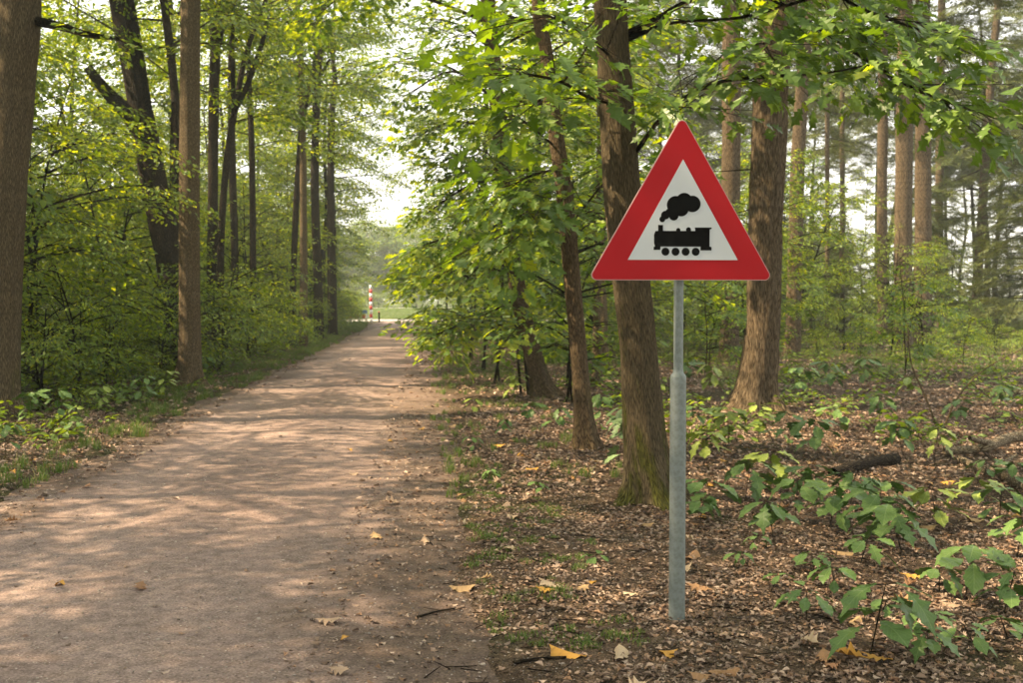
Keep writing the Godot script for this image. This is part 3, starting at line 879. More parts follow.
func make_sign() -> void:
	var x := 1.25
	var z := -5.41
	var h := surface_height(x, z)
	var t := thing("warning_sign", "red and white triangular warning sign with a steam train on a grey steel post", "road sign", Vector3(x, h, z))
	var zinc := plain(Color(0.36, 0.38, 0.39), 0.55, 0.35)
	zinc.albedo_color = Color.WHITE
	zinc.albedo_texture = noise_tex(256, 0.02, 31, ramp([Color(0.43, 0.46, 0.44), Color(0.47, 0.50, 0.49), Color(0.51, 0.54, 0.54), Color(0.45, 0.48, 0.43)]), FastNoiseLite.TYPE_CELLULAR)
	zinc.uv1_scale = Vector3(2, 7.8, 1)
	zinc.heightmap_enabled = true
	zinc.heightmap_texture = noise_tex(256, 0.06, 32, null)
	zinc.heightmap_scale = 0.06
	var red := plain(Color(0.40, 0.008, 0.014), 0.5)
	red.metallic_specular = 0.3
	var white := plain(Color(0.56, 0.59, 0.63), 0.45)
	var black := plain(Color(0.006, 0.006, 0.006), 0.6)
	black.metallic_specular = 0.15
	var edge := plain(Color(0.5, 0.30, 0.30), 0.45, 0.2)
	part("post", smooth_mesh(lathe([Vector2(0.041, -0.3), Vector2(0.041, 0.0), Vector2(0.0405, 0.6), Vector2(0.0400, 1.20), Vector2(0.0400, 1.222), Vector2(0.0375, 1.232), Vector2(0.0275, 1.243), Vector2(0.0255, 1.262)], 32), zinc), t)
	part("upper_post", smooth_mesh(lathe([Vector2(0.0242, 1.25), Vector2(0.0242, 1.8), Vector2(0.0242, 2.42), Vector2(0.018, 2.435), Vector2(0.0, 2.44)], 28), zinc), t)
	var face := Node3D.new()
	var bottom := 1.755 - h
	var depth := 0.055
	var corners := [Vector2(-0.466, 0.0), Vector2(0.466, 0.0), Vector2(0.0, 0.812)]
	var outline := rounded_triangle(corners, 0.026)
	var inner := rounded_triangle([Vector2(-0.4591, 0.004), Vector2(0.4591, 0.004), Vector2(0.0, 0.804)], 0.022)
	var at := Transform3D(Basis.IDENTITY, Vector3(0, bottom, depth))
	face.free()
	var plate := part("plate", prism(outline, -0.016, 0.0).mesh(edge), t, at)
	part("red_border", prism(inner, 0.0, 0.0012).mesh(red), plate)
	var s := 1.0 / (5.25 * 197.5)
	var zero := Vector2(217.9, 630.0)
	var px := func(a: float, b: float) -> Vector2: return Vector2((a - zero.x) * s, (zero.y - b) * s)
	part("white_field", prism(PackedVector2Array([px.call(223, 14), px.call(511, 526), px.call(-60, 526)]), 0.0014, 0.0024).mesh(white), plate)
	var body := PackedVector2Array()
	for q in [[80, 457], [73, 460], [73, 475], [107, 475], [109, 458], [316, 458], [316, 477], [373, 477], [373, 460], [363, 457], [363, 370], [373, 367], [373, 360], [286, 360], [288, 378], [121, 378], [121, 348], [96, 348], [96, 378], [81, 380], [75, 398], [75, 440]]:
		body.append(px.call(q[0], q[1]))
	for q in [[200, 374, 11], [253, 372, 13]]:
		body = Geometry2D.merge_polygons(body, disc(px.call(q[0], q[1]), q[2] * s))[0]
	part("train_body", prism(body, 0.0026, 0.0036).mesh(black), plate)
	for k in 4:
		part("train_wheel", prism(disc(px.call(134 + 52.3 * k, 484), 20.5 * s), 0.0026, 0.0036).mesh(black), plate)
	var smoke := disc(px.call(187, 247), 47 * s)
	for q in [[230, 226, 42], [273, 240, 42], [215, 266, 38], [176, 300, 25], [133, 298, 22], [117, 319, 15], [155, 285, 22]]:
		smoke = Geometry2D.merge_polygons(smoke, disc(px.call(q[0], q[1]), q[2] * s))[0]
	part("train_smoke", prism(smoke, 0.0026, 0.0036).mesh(black), plate)
	for y in [0.2, 0.5]:
		var g := prism(PackedVector2Array([Vector2(-0.06, y - 0.015), Vector2(0.06, y - 0.015), Vector2(0.06, y + 0.015), Vector2(-0.06, y + 0.015)]), -0.034, -0.0165)
		part("bracket", g.mesh(zinc), t, at)

# ---------------------------------------------------------------- small things
func far_end() -> void:
	var red := plain(Color(0.5, 0.03, 0.03), 0.5)
	var white := plain(Color(0.8, 0.8, 0.8), 0.5)
	var blue := plain(Color(0.05, 0.12, 0.4), 0.5)
	var t := thing("striped_post", "tall red and white striped post at the far end of the road", "post", Vector3(-4.1, 0.0, -80.5))
	for k in 9:
		var y := 0.3 * k
		part("white_band" if k % 2 == 0 else "red_band", smooth_mesh(lathe([Vector2(0.0, y), Vector2(0.11, y), Vector2(0.11, y + 0.3), Vector2(0.0, y + 0.3)], 12), white if k % 2 == 0 else red), t)
	var b := thing("striped_barrier", "low red and white barrier with a blue panel beside the striped post", "barrier", Vector3(-4.9, 0.0, -79.0))
	for q in [-0.55, 0.0, 0.55]:
		var g := Geo.new()
		rod(g, Vector3(q, -0.1, 0), Vector3(q, 0.62, 0), 0.04, 0.04, 8)
		part("barrier_post", g.mesh(white), b)
	for k in 6:
		var x0 := -0.72 + 0.24 * k
		part("red_board" if k % 2 == 0 else "white_board", prism(PackedVector2Array([Vector2(x0, 0.32), Vector2(x0 + 0.235, 0.32), Vector2(x0 + 0.235, 0.6), Vector2(x0, 0.6)]), 0.05, 0.075).mesh(red if k % 2 == 0 else white), b)
	part("blue_panel", prism(PackedVector2Array([Vector2(0.1, 0.64), Vector2(0.6, 0.64), Vector2(0.6, 0.9), Vector2(0.1, 0.9)]), 0.05, 0.075).mesh(blue), b)
	var w := thing("wooden_post", "short dark wooden post where the road meets the crossing", "post", Vector3(-3.5, 0.0, -80.0))
	var g2 := Geo.new()
	rod(g2, Vector3(0, -0.1, 0), Vector3(0, 0.75, 0), 0.06, 0.055, 8)
	part("shaft", g2.mesh(M.bark["brown"]), w)
	part("cap", smooth_mesh(lathe([Vector2(0.062, 0.745), Vector2(0.062, 0.78), Vector2(0.0, 0.80)], 10), red), w)

func stick(called: String, label: String, pts: Array, r0: float, r1: float, mat: Material, forks := []) -> void:
	var o := Vector3(pts[0][0], 0, pts[0][1])
	o.y = surface_height(o.x, o.z)
	var t := thing(called, label, "branch", o)
	var lists := [pts]
	lists.append_array(forks)
	for n in lists.size():
		var p := PackedVector3Array()
		var r := PackedFloat32Array()
		var l: Array = lists[n]
		for k in l.size():
			var q: Array = l[k]
			p.append(Vector3(q[0], surface_height(q[0], q[1]) + r0 * 0.8 + (q[2] if q.size() > 2 else 0.0), q[1]) - o)
			r.append(lerpf(r0, r1, float(k) / (l.size() - 1)) * (1.0 if n == 0 else 0.5))
		var sp := spline(p, r, 5)
		var g := Geo.new()
		tube(g, sp[0], sp[1], 12, 0.1)
		part("limb" if n == 0 else "side_branch", smooth_mesh(g, mat), t)

const SEEDLINGS := [
	[1.98,-4.77,0.34,9,0.19,0],[2.26,-5.88,0.16,6,0.11,0],[1.91,-5.38,0.14,6,0.12,0],[2.96,-5.82,0.30,9,0.18,0],[3.05,-5.58,0.22,7,0.15,0],[2.32,-5.15,0.12,5,0.10,0],
	[2.59,-4.90,0.13,6,0.10,0],[2.29,-4.83,0.12,5,0.12,0],[3.03,-6.76,0.30,10,0.19,0],[2.98,-7.19,0.34,11,0.19,0],[2.89,-7.69,0.30,10,0.18,0],[2.70,-7.88,0.30,9,0.17,0],
	[2.34,-7.24,0.24,8,0.16,0],[2.56,-8.69,0.34,9,0.20,0],[2.90,-9.27,0.34,9,0.18,1],[3.18,-8.86,0.30,9,0.19,0],[3.41,-8.62,0.28,9,0.17,0],[3.57,-8.19,0.26,8,0.16,0],
	[3.68,-7.63,0.28,9,0.17,1],[4.36,-8.55,0.26,9,0.17,1],[4.30,-7.94,0.26,8,0.17,0],[3.75,-6.70,0.24,8,0.16,0],[2.16,-8.11,0.26,7,0.18,0],[1.95,-7.76,0.18,6,0.14,0],
	[3.29,-11.75,0.46,12,0.20,1],[2.69,-10.52,0.36,9,0.18,1],[3.92,-12.74,0.44,11,0.18,1],[3.86,-11.47,0.42,11,0.20,0],[4.00,-10.95,0.42,11,0.19,0],[4.87,-12.66,0.40,9,0.17,0],
	[3.12,-12.80,0.42,9,0.17,0],[5.18,-10.86,0.36,8,0.16,1],[5.09,-11.38,0.38,9,0.17,0],[5.76,-13.60,0.40,9,0.18,0],[6.77,-13.53,0.36,9,0.18,0],[7.89,-14.62,0.40,9,0.18,0],
	[7.25,-16.06,0.42,9,0.18,1],[1.71,-9.46,0.55,13,0.17,2],[2.04,-10.90,0.70,15,0.17,2],[1.85,-10.58,0.60,12,0.16,2],[0.96,-6.61,0.05,5,0.07,0],[2.06,-13.07,0.50,12,0.17,0],
	[1.56,-12.92,0.34,9,0.15,0],[1.29,-14.17,0.30,9,0.14,0],[0.85,-12.97,0.20,8,0.10,0],[0.53,-11.73,0.15,8,0.09,0],[1.00,-9.12,0.09,6,0.08,0],[0.55,-9.81,0.10,7,0.08,0],
	[1.26,-16.51,0.50,13,0.17,1],[0.58,-15.18,0.25,9,0.12,1],[1.88,-5.91,0.07,5,0.07,0],[2.02,-6.84,0.07,5,0.07,0],[2.27,-6.27,0.10,5,0.10,0],[1.93,-6.34,0.08,5,0.07,0],
	[2.87,-5.93,0.14,6,0.12,0],[2.84,-5.11,0.12,6,0.10,0],[2.32,-5.45,0.08,5,0.08,0],[2.60,-6.41,0.16,6,0.13,0],[5.12,-9.73,0.20,7,0.13,0],[5.07,-9.20,0.24,7,0.14,0],
	[4.52,-17.06,0.60,13,0.20,1],[4.34,-17.95,0.60,12,0.20,0],[5.86,-16.96,0.55,12,0.20,0],[6.79,-18.13,0.50,12,0.20,0],[7.81,-19.27,0.50,12,0.20,0],[-4.71,-13.40,0.50,12,0.16,0],
	[-4.69,-14.40,0.45,11,0.16,0],[-4.53,-15.57,0.40,11,0.15,1],[-4.26,-16.64,0.45,11,0.15,0],[-4.15,-17.72,0.50,12,0.15,1],[-6.44,-17.89,0.70,13,0.18,0],[-6.18,-18.75,0.70,13,0.18,1],
	[-5.90,-19.69,0.70,13,0.18,0],[-5.58,-20.74,0.70,13,0.18,0],[-4.38,-11.73,0.35,9,0.14,0],[-4.04,-12.89,0.25,8,0.10,0],[-4.25,-21.84,0.50,12,0.16,0],[-4.37,-25.74,0.50,12,0.16,1]
]

func vein_leaf_material(base: Color, vein: Color, through: Color) -> StandardMaterial3D:
	var img := Image.create(128, 128, false, Image.FORMAT_RGB8)
	var r := RandomNumberGenerator.new()
	r.seed = 5
	for y in 128:
		for x in 128:
			var v := absf(y - 63.5) / 63.5
			var u := x / 127.0
			var side := absf(fposmod((u - v * 0.75) * 8.0, 1.0) - 0.5)
			var k := 0.0
			if v < 0.022:
				k = 1.0
			elif side < 0.055:
				k = 0.65
			var c := base.lerp(vein, k)
			var grain := 0.88 + 0.24 * r.randf()
			img.set_pixel(x, y, Color(c.r * grain, c.g * grain, c.b * grain).linear_to_srgb())
	var m := leaf_mat(Color.WHITE, through, 0.42)
	m.albedo_color = Color.WHITE
	m.albedo_texture = ImageTexture.create_from_image(img)
	return m

func seedlings() -> void:
	rng.seed = 99
	var mats := [vein_leaf_material(Color(0.088, 0.15, 0.04), Color(0.155, 0.22, 0.08), Color(0.3, 0.5, 0.1)), vein_leaf_material(Color(0.19, 0.24, 0.045), Color(0.28, 0.33, 0.1), Color(0.4, 0.5, 0.1)), vein_leaf_material(Color(0.13, 0.19, 0.085), Color(0.22, 0.28, 0.14), Color(0.3, 0.4, 0.1))]
	var shapes := []
	for m in mats:
		for k in 5:
			var g := Geo.new()
			leaf(g, BROAD if k < 3 else LOBED, Transform3D.IDENTITY, 0.05 + 0.08 * (k % 3), 0.15 + 0.12 * k)
			shapes.append(g.mesh(m))
	var spots := []
	for q in SEEDLINGS:
		spots.append(q)
	var places := ["among the leaf litter right of the sign", "on the forest floor in front of the rugged trunk", "on the shaded left verge"]
	var index := 0
	for q in spots:
		var x: float = q[0]
		var z: float = q[1]
		var y := surface_height(x, z)
		var label: String
		var group: String
		if index == 0:
			label = "large leaved oak seedling nearest the camera in the lower right"
			group = ""
		elif x < -3.0:
			label = "broad leaved seedling growing on the grassy left verge"
			group = "seedlings on the left verge"
		elif q[5] == 2:
			label = "tall pale green seedling leaning against the foot of the mossy trunk"
			group = "seedlings at the mossy trunk"
		elif q[2] < 0.13:
			label = "tiny green seedling poking out of the brown leaf litter"
			group = "tiny seedlings in the litter"
		elif z < -9.0:
			label = "oak seedling on the forest floor near the rugged trunk and fallen branches"
			group = "seedlings before the pines"
		else:
			label = "knee high oak seedling in the patch of green right of the sign post"
			group = "seedlings right of the sign"
		var t := thing("oak_seedling", label, "seedling", Vector3(x, y, z), group)
		var stemg := Geo.new()
		var n: int = q[3] + 3
		var h: float = q[2]
		var top := Vector3(R(-0.08, 0.08), h, R(-0.08, 0.08))
		rod(stemg, Vector3(0, -0.03, 0), top, 0.004, 0.0025, 5)
		for k in n:
			var u := 1.0 if k < 5 else R(0.45, 0.95)
			var from := Vector3.ZERO.lerp(top, u)
			var az := k * 2.4 + R(-0.4, 0.4)
			var d := Vector3(cos(az), R(-0.25, 0.25), sin(az)).normalized()
			var l: float = q[4] * R(0.8, 1.25)
			var foot := from + d * l * R(0.12, 0.5)
			rod(stemg, from, foot, 0.002, 0.0015, 3)
			part("leaf", shapes[int(q[5]) * 5 + rng.randi() % 5], t, frame(foot, d + Vector3(0, R(-0.35, 0.05), 0), Vector3(R(-0.3, 0.3), 1, R(-0.3, 0.3)), l))
		part("stem", stemg.mesh(M.stem), t)
		index += 1

func dead_leaf_mesh(seed_: int, shape: Array, mat: Material, curl: float) -> ArrayMesh:
	var g := Geo.new()
	leaf(g, shape, Transform3D(Basis.IDENTITY, Vector3(-0.5, 0, 0)), 0.25 * sin(seed_ * 1.7), 0.25 * cos(seed_ * 2.1), curl)
	g.t = PackedVector2Array()
	return g.mesh(mat)

const LITTER := [Color(0.30, 0.21, 0.155), Color(0.22, 0.145, 0.10), Color(0.16, 0.108, 0.08), Color(0.35, 0.255, 0.195), Color(0.26, 0.182, 0.137), Color(0.11, 0.078, 0.06), Color(0.28, 0.17, 0.105), Color(0.42, 0.315, 0.245)]
func litter_amount(x: float, z: float) -> float:
	var r := right_edge(z)
	if x > r - 0.1:
		return clampf(0.25 + (x - r) * 0.9, 0.0, 1.0) * clampf(0.75 + relief.get_noise_2d(x * 25.0, z * 25.0) * 1.2, 0.15, 1.0)
	if x > r - 0.9:
		return 0.10
	if x < left_edge(z) - 0.15:
		return 0.55
	if x < left_edge(z) + 0.5:
		return 0.16
	return 0.004

func litter() -> void:
	rng.seed = 321
	var tinted := plain(Color.WHITE, 0.85)
	tinted.vertex_color_use_as_albedo = true
	tinted.metallic_specular = 0.3
	var kinds := [dead_leaf_mesh(1, LOBED, tinted, 0.5), dead_leaf_mesh(2, BROAD, tinted, 0.9), dead_leaf_mesh(3, OVATE, tinted, 0.8), dead_leaf_mesh(4, OVATE, tinted, -0.9), dead_leaf_mesh(5, LOBED, tinted, -0.8)]
	var lists := [[], [], [], [], []]
	var cols := [[], [], [], [], []]
	var zones := [[-3.6, -9.0, -5.5, 6.5, 130000, 0.014, 0.05], [-9.0, -16.0, -7.0, 10.0, 80000, 0.025, 0.08], [-16.0, -32.0, -9.0, 18.0, 50000, 0.05, 0.12], [-32.0, -60.0, -9.0, 30.0, 12000, 0.10, 0.18]]
	for q in zones:
		for k in int(q[4]):
			var z := R(q[1], q[0])
			var x := R(q[2], q[3])
			if rng.randf() > litter_amount(x, z):
				continue
			var s := R(q[5], q[6])
			var n := rng.randi() % 5
			var tilt := Vector3(R(-0.45, 0.45), 1, R(-0.45, 0.45)).normalized()
			var f := frame(Vector3(x, surface_height(x, z) + s * 0.08 + R(0, 0.008), z), Vector3(R(-1, 1), 0, R(-1, 1)), tilt, s)
			f.basis = f.basis.orthonormalized().scaled(Vector3.ONE * s)
			lists[n].append(f)
			var c: Color = LITTER[rng.randi() % LITTER.size()] * R(0.75, 1.2)
			cols[n].append(c)
	for n in 5:
		var o := scatter("leaf_litter", kinds[n], lists[n], self, cols[n])
		tag(o, "brown layer of dead leaves and leaf scraps covering the forest floor", "leaf litter", "leaf litter on the forest floor")
	# whole leaves that can be picked out one by one
	var mats := []
	for c in [Color(0.40, 0.26, 0.13), Color(0.30, 0.17, 0.085), Color(0.36, 0.25, 0.17), Color(0.44, 0.33, 0.22), Color(0.24, 0.13, 0.07), Color(0.45, 0.24, 0.05)]:
		var m := leaf_mat(c, Color(0.2, 0.12, 0.05), 0.75)
		mats.append(m)
	var whole := []
	for m in mats:
		whole.append(dead_leaf_mesh(1, LOBED, m, 0.5))
		whole.append(dead_leaf_mesh(2, BROAD, m, 0.7))
		whole.append(dead_leaf_mesh(5, LOBED, m, -0.6))
	var special := [[-0.35, -7.51, 0.16, 0, "tan fallen leaf lying alone on the road, beyond the curled ones"], [0.19, -6.16, 0.16, 1, "tan fallen leaf at the right road edge, left of the mossy patch"], [0.69, -6.1, 0.19, 9, "broad pale fallen leaf on the mossy patch beside the road"], [0.63, -4.91, 0.19, 16, "ochre yellow curled leaf at the bottom edge beside a stick"], [1.08, -4.84, 0.11, 16, "small yellowish leaf lying left of the post foot near the bottom edge"], [-2.09, -6.38, 0.10, 16, "small yellow leaf lying on the left half of the road"], [-0.40, -5.24, 0.08, 15, "orange leaf low on the road near the bottom edge"], [-0.39, -4.79, 0.12, 6, "brown leaf cut by the bottom edge on the road"], [0.52, -6.95, 0.15, 9, "pale fallen leaf behind the mossy patch"], [0.85, -10.17, 0.17, 1, "rust brown leaf upright on the verge before the slim leaning trunk"], [0.78, -11.94, 0.18, 15, "orange brown leaf heap on the far verge by the road edge"], [1.50, -5.94, 0.15, 3, "rust brown leaf right behind the post foot"], [1.27, -4.6, 0.14, 4, "dark brown leaf at the bottom edge right of the small yellowish leaf"], [0.63, -8.11, 0.16, 10, "grey tan leaf on the verge level with the mossy trunk"]]
	for q in special:
		var o := part("fallen_leaf", whole[q[3]], self)
		o.name = numbered("fallen_leaf")
		var f := frame(Vector3(q[0], surface_height(q[0], q[1]) + 0.018, q[1]), Vector3(R(-1, 1), 0, R(-1, 1)), Vector3(R(-0.3, 0.3), 1, R(-0.1, 0.5)), q[2])
		o.transform = f
		tag(o, q[4], "fallen leaf", "fallen leaves")
	var made := 0
	while made < 240:
		var z := R(-12.0, -4.4) if made < 180 else R(-16.0, -10.0)
		var x := R(-4.5, 5.0)
		if rng.randf() > litter_amount(x, z) + 0.01:
			continue
		made += 1
		var o := part("fallen_leaf", whole[rng.randi() % whole.size()], self)
		o.name = numbered("fallen_leaf")
		o.transform = frame(Vector3(x, surface_height(x, z) + 0.016, z), Vector3(R(-1, 1), 0, R(-1, 1)), Vector3(R(-0.4, 0.4), 1, R(-0.4, 0.4)), R(0.08, 0.165))
		var side := "right of the road" if x > -0.8 else "on the left verge"
		tag(o, "whole brown dead leaf lying loose on the ground " + side, "fallen leaf", "loose dead leaves " + side)

func stone_mesh(mat: Material) -> ArrayMesh:
	var s := SphereMesh.new()
	s.radius = 0.5
	s.height = 0.7
	s.radial_segments = 7
	s.rings = 3
	var a := s.get_mesh_arrays()
	var v: PackedVector3Array = a[Mesh.ARRAY_VERTEX]
	for k in v.size():
		v[k] *= 1.0 + 0.25 * relief.get_noise_3d(v[k].x * 200.0, v[k].y * 200.0, v[k].z * 200.0)
	a[Mesh.ARRAY_VERTEX] = v
	var m := ArrayMesh.new()
	m.add_surface_from_arrays(Mesh.PRIMITIVE_TRIANGLES, a)
	m.surface_set_material(0, mat)
	return m

func pebbles() -> void:
	rng.seed = 55
	var m := plain(Color.WHITE, 0.9)
	m.vertex_color_use_as_albedo = true
	var places := []
	var cols := []
	for k in 15000:
		var z := -3.8 - 14.0 * pow(rng.randf(), 1.5)
		var x := R(-4.2, 1.6)
		var p := surface_height(x, z)
		var s := R(0.004, 0.011) * (1.0 if rng.randf() < 0.93 else 2.0)
		places.append(Transform3D(Basis(Vector3.UP, R(0, TAU)).scaled(Vector3(s * R(0.8, 1.4), s, s)), Vector3(x, p + s * 0.1, z)))
		cols.append(Color(0.33, 0.27, 0.23) * R(0.45, 1.35))
	var o := scatter("gravel", stone_mesh(m), places, self, cols)
	tag(o, "fine grey brown gravel strewn over the dirt road", "gravel")
	# soil crumbs and twig bits on the right verge
	var tw := Geo.new()
	rod(tw, Vector3(-0.5, 0, 0), Vector3(0.5, 0.05, 0.05), 0.03, 0.02, 4)
	places = []
	cols = []
	for k in 5000:
		var z := -3.9 - 12.0 * pow(rng.randf(), 1.3)
		var x := R(0.0, 6.0) if rng.randf() < 0.8 else R(-5.5, -3.4)
		var s := R(0.03, 0.12)
		places.append(Transform3D(Basis.from_euler(Vector3(0, R(0, TAU), R(-0.15, 0.15))).scaled(Vector3(s, s, s)), Vector3(x, surface_height(x, z) + 0.008, z)))
		cols.append(Color(0.16, 0.11, 0.075) * R(0.5, 1.6))
	o = scatter("twig_litter", tw.mesh(m), places, self, cols)
	tag(o, "small broken twigs strewn through the leaf litter", "twigs")

func grass_mesh(seed_: int, blades: int, height: float, spread: float) -> ArrayMesh:
	var r := RandomNumberGenerator.new()
	r.seed = seed_
	var gs := [Geo.new(), Geo.new(), Geo.new()]
	for k in blades:
		var a := r.randf() * TAU
		var at := Vector3(r.randf_range(-1, 1), 0, r.randf_range(-1, 1)) * spread
		var d := Vector3(cos(a), 0, sin(a))
		var w := Vector3(-d.z, 0, d.x) * r.randf_range(0.0018, 0.0035)
		var h := height * r.randf_range(0.5, 1.1)
		var lean := h * r.randf_range(0.1, 0.8)
		var p1 := at + Vector3(0, h * 0.6, 0) + d * lean * 0.35
		var p2 := at + Vector3(0, h * r.randf_range(0.75, 1.0), 0) + d * lean
		var g: Geo = gs[0 if r.randf() < 0.55 else (1 if r.randf() < 0.7 else 2)]
		g.tri(at - w, at + w, p1 + w)
		g.tri(at - w, p1 + w, p1 - w)
		g.tri(p1 - w, p1 + w, p2)
	var m := ArrayMesh.new()
	for k in 3:
		gs[k].add_to(m, M.grass[k])
	return m

func grass() -> void:
	rng.seed = 888
	var tuft := grass_mesh(1, 34, 0.16, 0.07)
	var short := grass_mesh(2, 40, 0.05, 0.06)
	var wide := grass_mesh(3, 60, 0.4, 0.35)
	var places := []
	for k in 9000:
		var z := R(-80, -8)
		var off := R(-0.15, 1.5)
		var x := left_edge(z) - off
		if relief.get_noise_2d(x * 40.0, z * 30.0) + 0.35 - absf(off - 0.45) * 0.5 < rng.randf() * 0.5:
			continue
		if z > -16.0 and rng.randf() < 0.75 - (-z - 8.0) * 0.04:
			continue
		places.append(Transform3D(Basis(Vector3.UP, R(0, TAU)).scaled(Vector3.ONE * R(0.35, 1.0)), Vector3(x, surface_height(x, z) - 0.005, z)))
	for k in 2600:
		var z := R(-70, -9)
		var x := right_edge(z) + R(-0.2, 1.6)
		if relief.get_noise_2d(x * 60.0 + 30.0, z * 40.0) < 0.12 and z > -20.0:
			continue
		places.append(Transform3D(Basis(Vector3.UP, R(0, TAU)).scaled(Vector3.ONE * R(0.3, 0.8)), Vector3(x, surface_height(x, z) - 0.005, z)))
	var o := scatter("verge_grass", tuft, places, self)
	tag(o, "tufts of green grass along the edges of the dirt road", "grass")
	places = []
	for k in 380:
		var z := R(-9.5, -5.0)
		var x := R(0.25, 1.1)
		if relief.get_noise_2d(x * 70.0, z * 70.0 + 40.0) + 0.15 < rng.randf() * 0.6:
			continue
		places.append(Transform3D(Basis(Vector3.UP, R(0, TAU)).scaled(Vector3.ONE * R(0.3, 0.9)), Vector3(x, surface_height(x, z) - 0.004, z)))
	o = scatter("short_grass", short, places, self)
	tag(o, "sparse short grass and moss between the road and the sign", "grass")
	places = []
	for k in 5000:
		var z := R(-86, -20)
		var x := R(3, 60)
		if relief.get_noise_2d(x * 12.0, z * 12.0) < -0.05:
			continue
		places.append(Transform3D(Basis(Vector3.UP, R(0, TAU)).scaled(Vector3(1, R(0.4, 1.0), 1)), Vector3(x, surface_height(x, z) - 0.01, z)))
	for k in 2500:
		var z := R(-130, -92)
		var x := R(-40, 40)
		places.append(Transform3D(Basis(Vector3.UP, R(0, TAU)).scaled(Vector3(1.4, R(0.4, 1.2), 1.4)), Vector3(x, surface_height(x, z) - 0.01, z)))
	o = scatter("forest_grass", wide, places, self)
	tag(o, "patchy grass on the ground of the open pine wood and meadow", "grass")

# low leafy ground cover on both sides
func ground_cover() -> void:
	rng.seed = 606
	var leafy := spray_mesh(21, "small", 16, 0.35, 0.075, OVATE)
	var places := []
	for k in 9000:
		var z := R(-70, -12)
		var left := rng.randf() < 0.5
		var x := left_edge(z) - R(0.7, 9.0) if left else right_edge(z) + R(1.5, 4.0 - z * 0.6)
		if relief.get_noise_2d(x * 20.0 + 70.0, z * 20.0) < (-0.12 if left else 0.06):
			continue
		var az := R(0, TAU)
		places.append(frame(Vector3(x, surface_height(x, z) + R(0.0, 0.12), z), Vector3(cos(az), R(0.2, 1.0), sin(az)), Vector3.UP, R(0.7, 1.6)))
	var o := scatter("ground_cover", leafy, places, self)
	tag(o, "low leafy ground cover under the trees on both sides", "ground cover")

const ORDINALS := ["nearest to", "second nearest to", "third nearest to", "fourth nearest to", "fifth nearest to", "sixth nearest to", "seventh nearest to", "eighth nearest to", "ninth nearest to", "tenth nearest to", "eleventh nearest to", "twelfth nearest to", "thirteenth nearest to", "fourteenth nearest to", "fifteenth nearest to", "sixteenth nearest to", "seventeenth nearest to", "eighteenth nearest to", "nineteenth nearest to", "twentieth nearest to", "twenty-first nearest to", "twenty-second nearest to", "twenty-third nearest to", "twenty-fourth nearest to", "twenty-fifth nearest to", "twenty-sixth nearest to", "twenty-seventh nearest to", "twenty-eighth nearest to", "twenty-ninth nearest to", "thirtieth nearest to"]
# alike things of one group are told apart by how close they stand to a landmark
func tell_apart(group: String, landmark: Vector2, phrase: String, mark: String) -> void:
	var list := []
	for o in get_children():
		if o.has_meta("group") and o.get_meta("group") == group:
			list.append(o)
	list.sort_custom(func(a, b): return Vector2(a.position.x, a.position.z).distance_to(landmark) < Vector2(b.position.x, b.position.z).distance_to(landmark))
	for k in list.size():
		if k < ORDINALS.size():
			list[k].set_meta("label", "%s, %s %s" % [phrase, ORDINALS[k], mark])

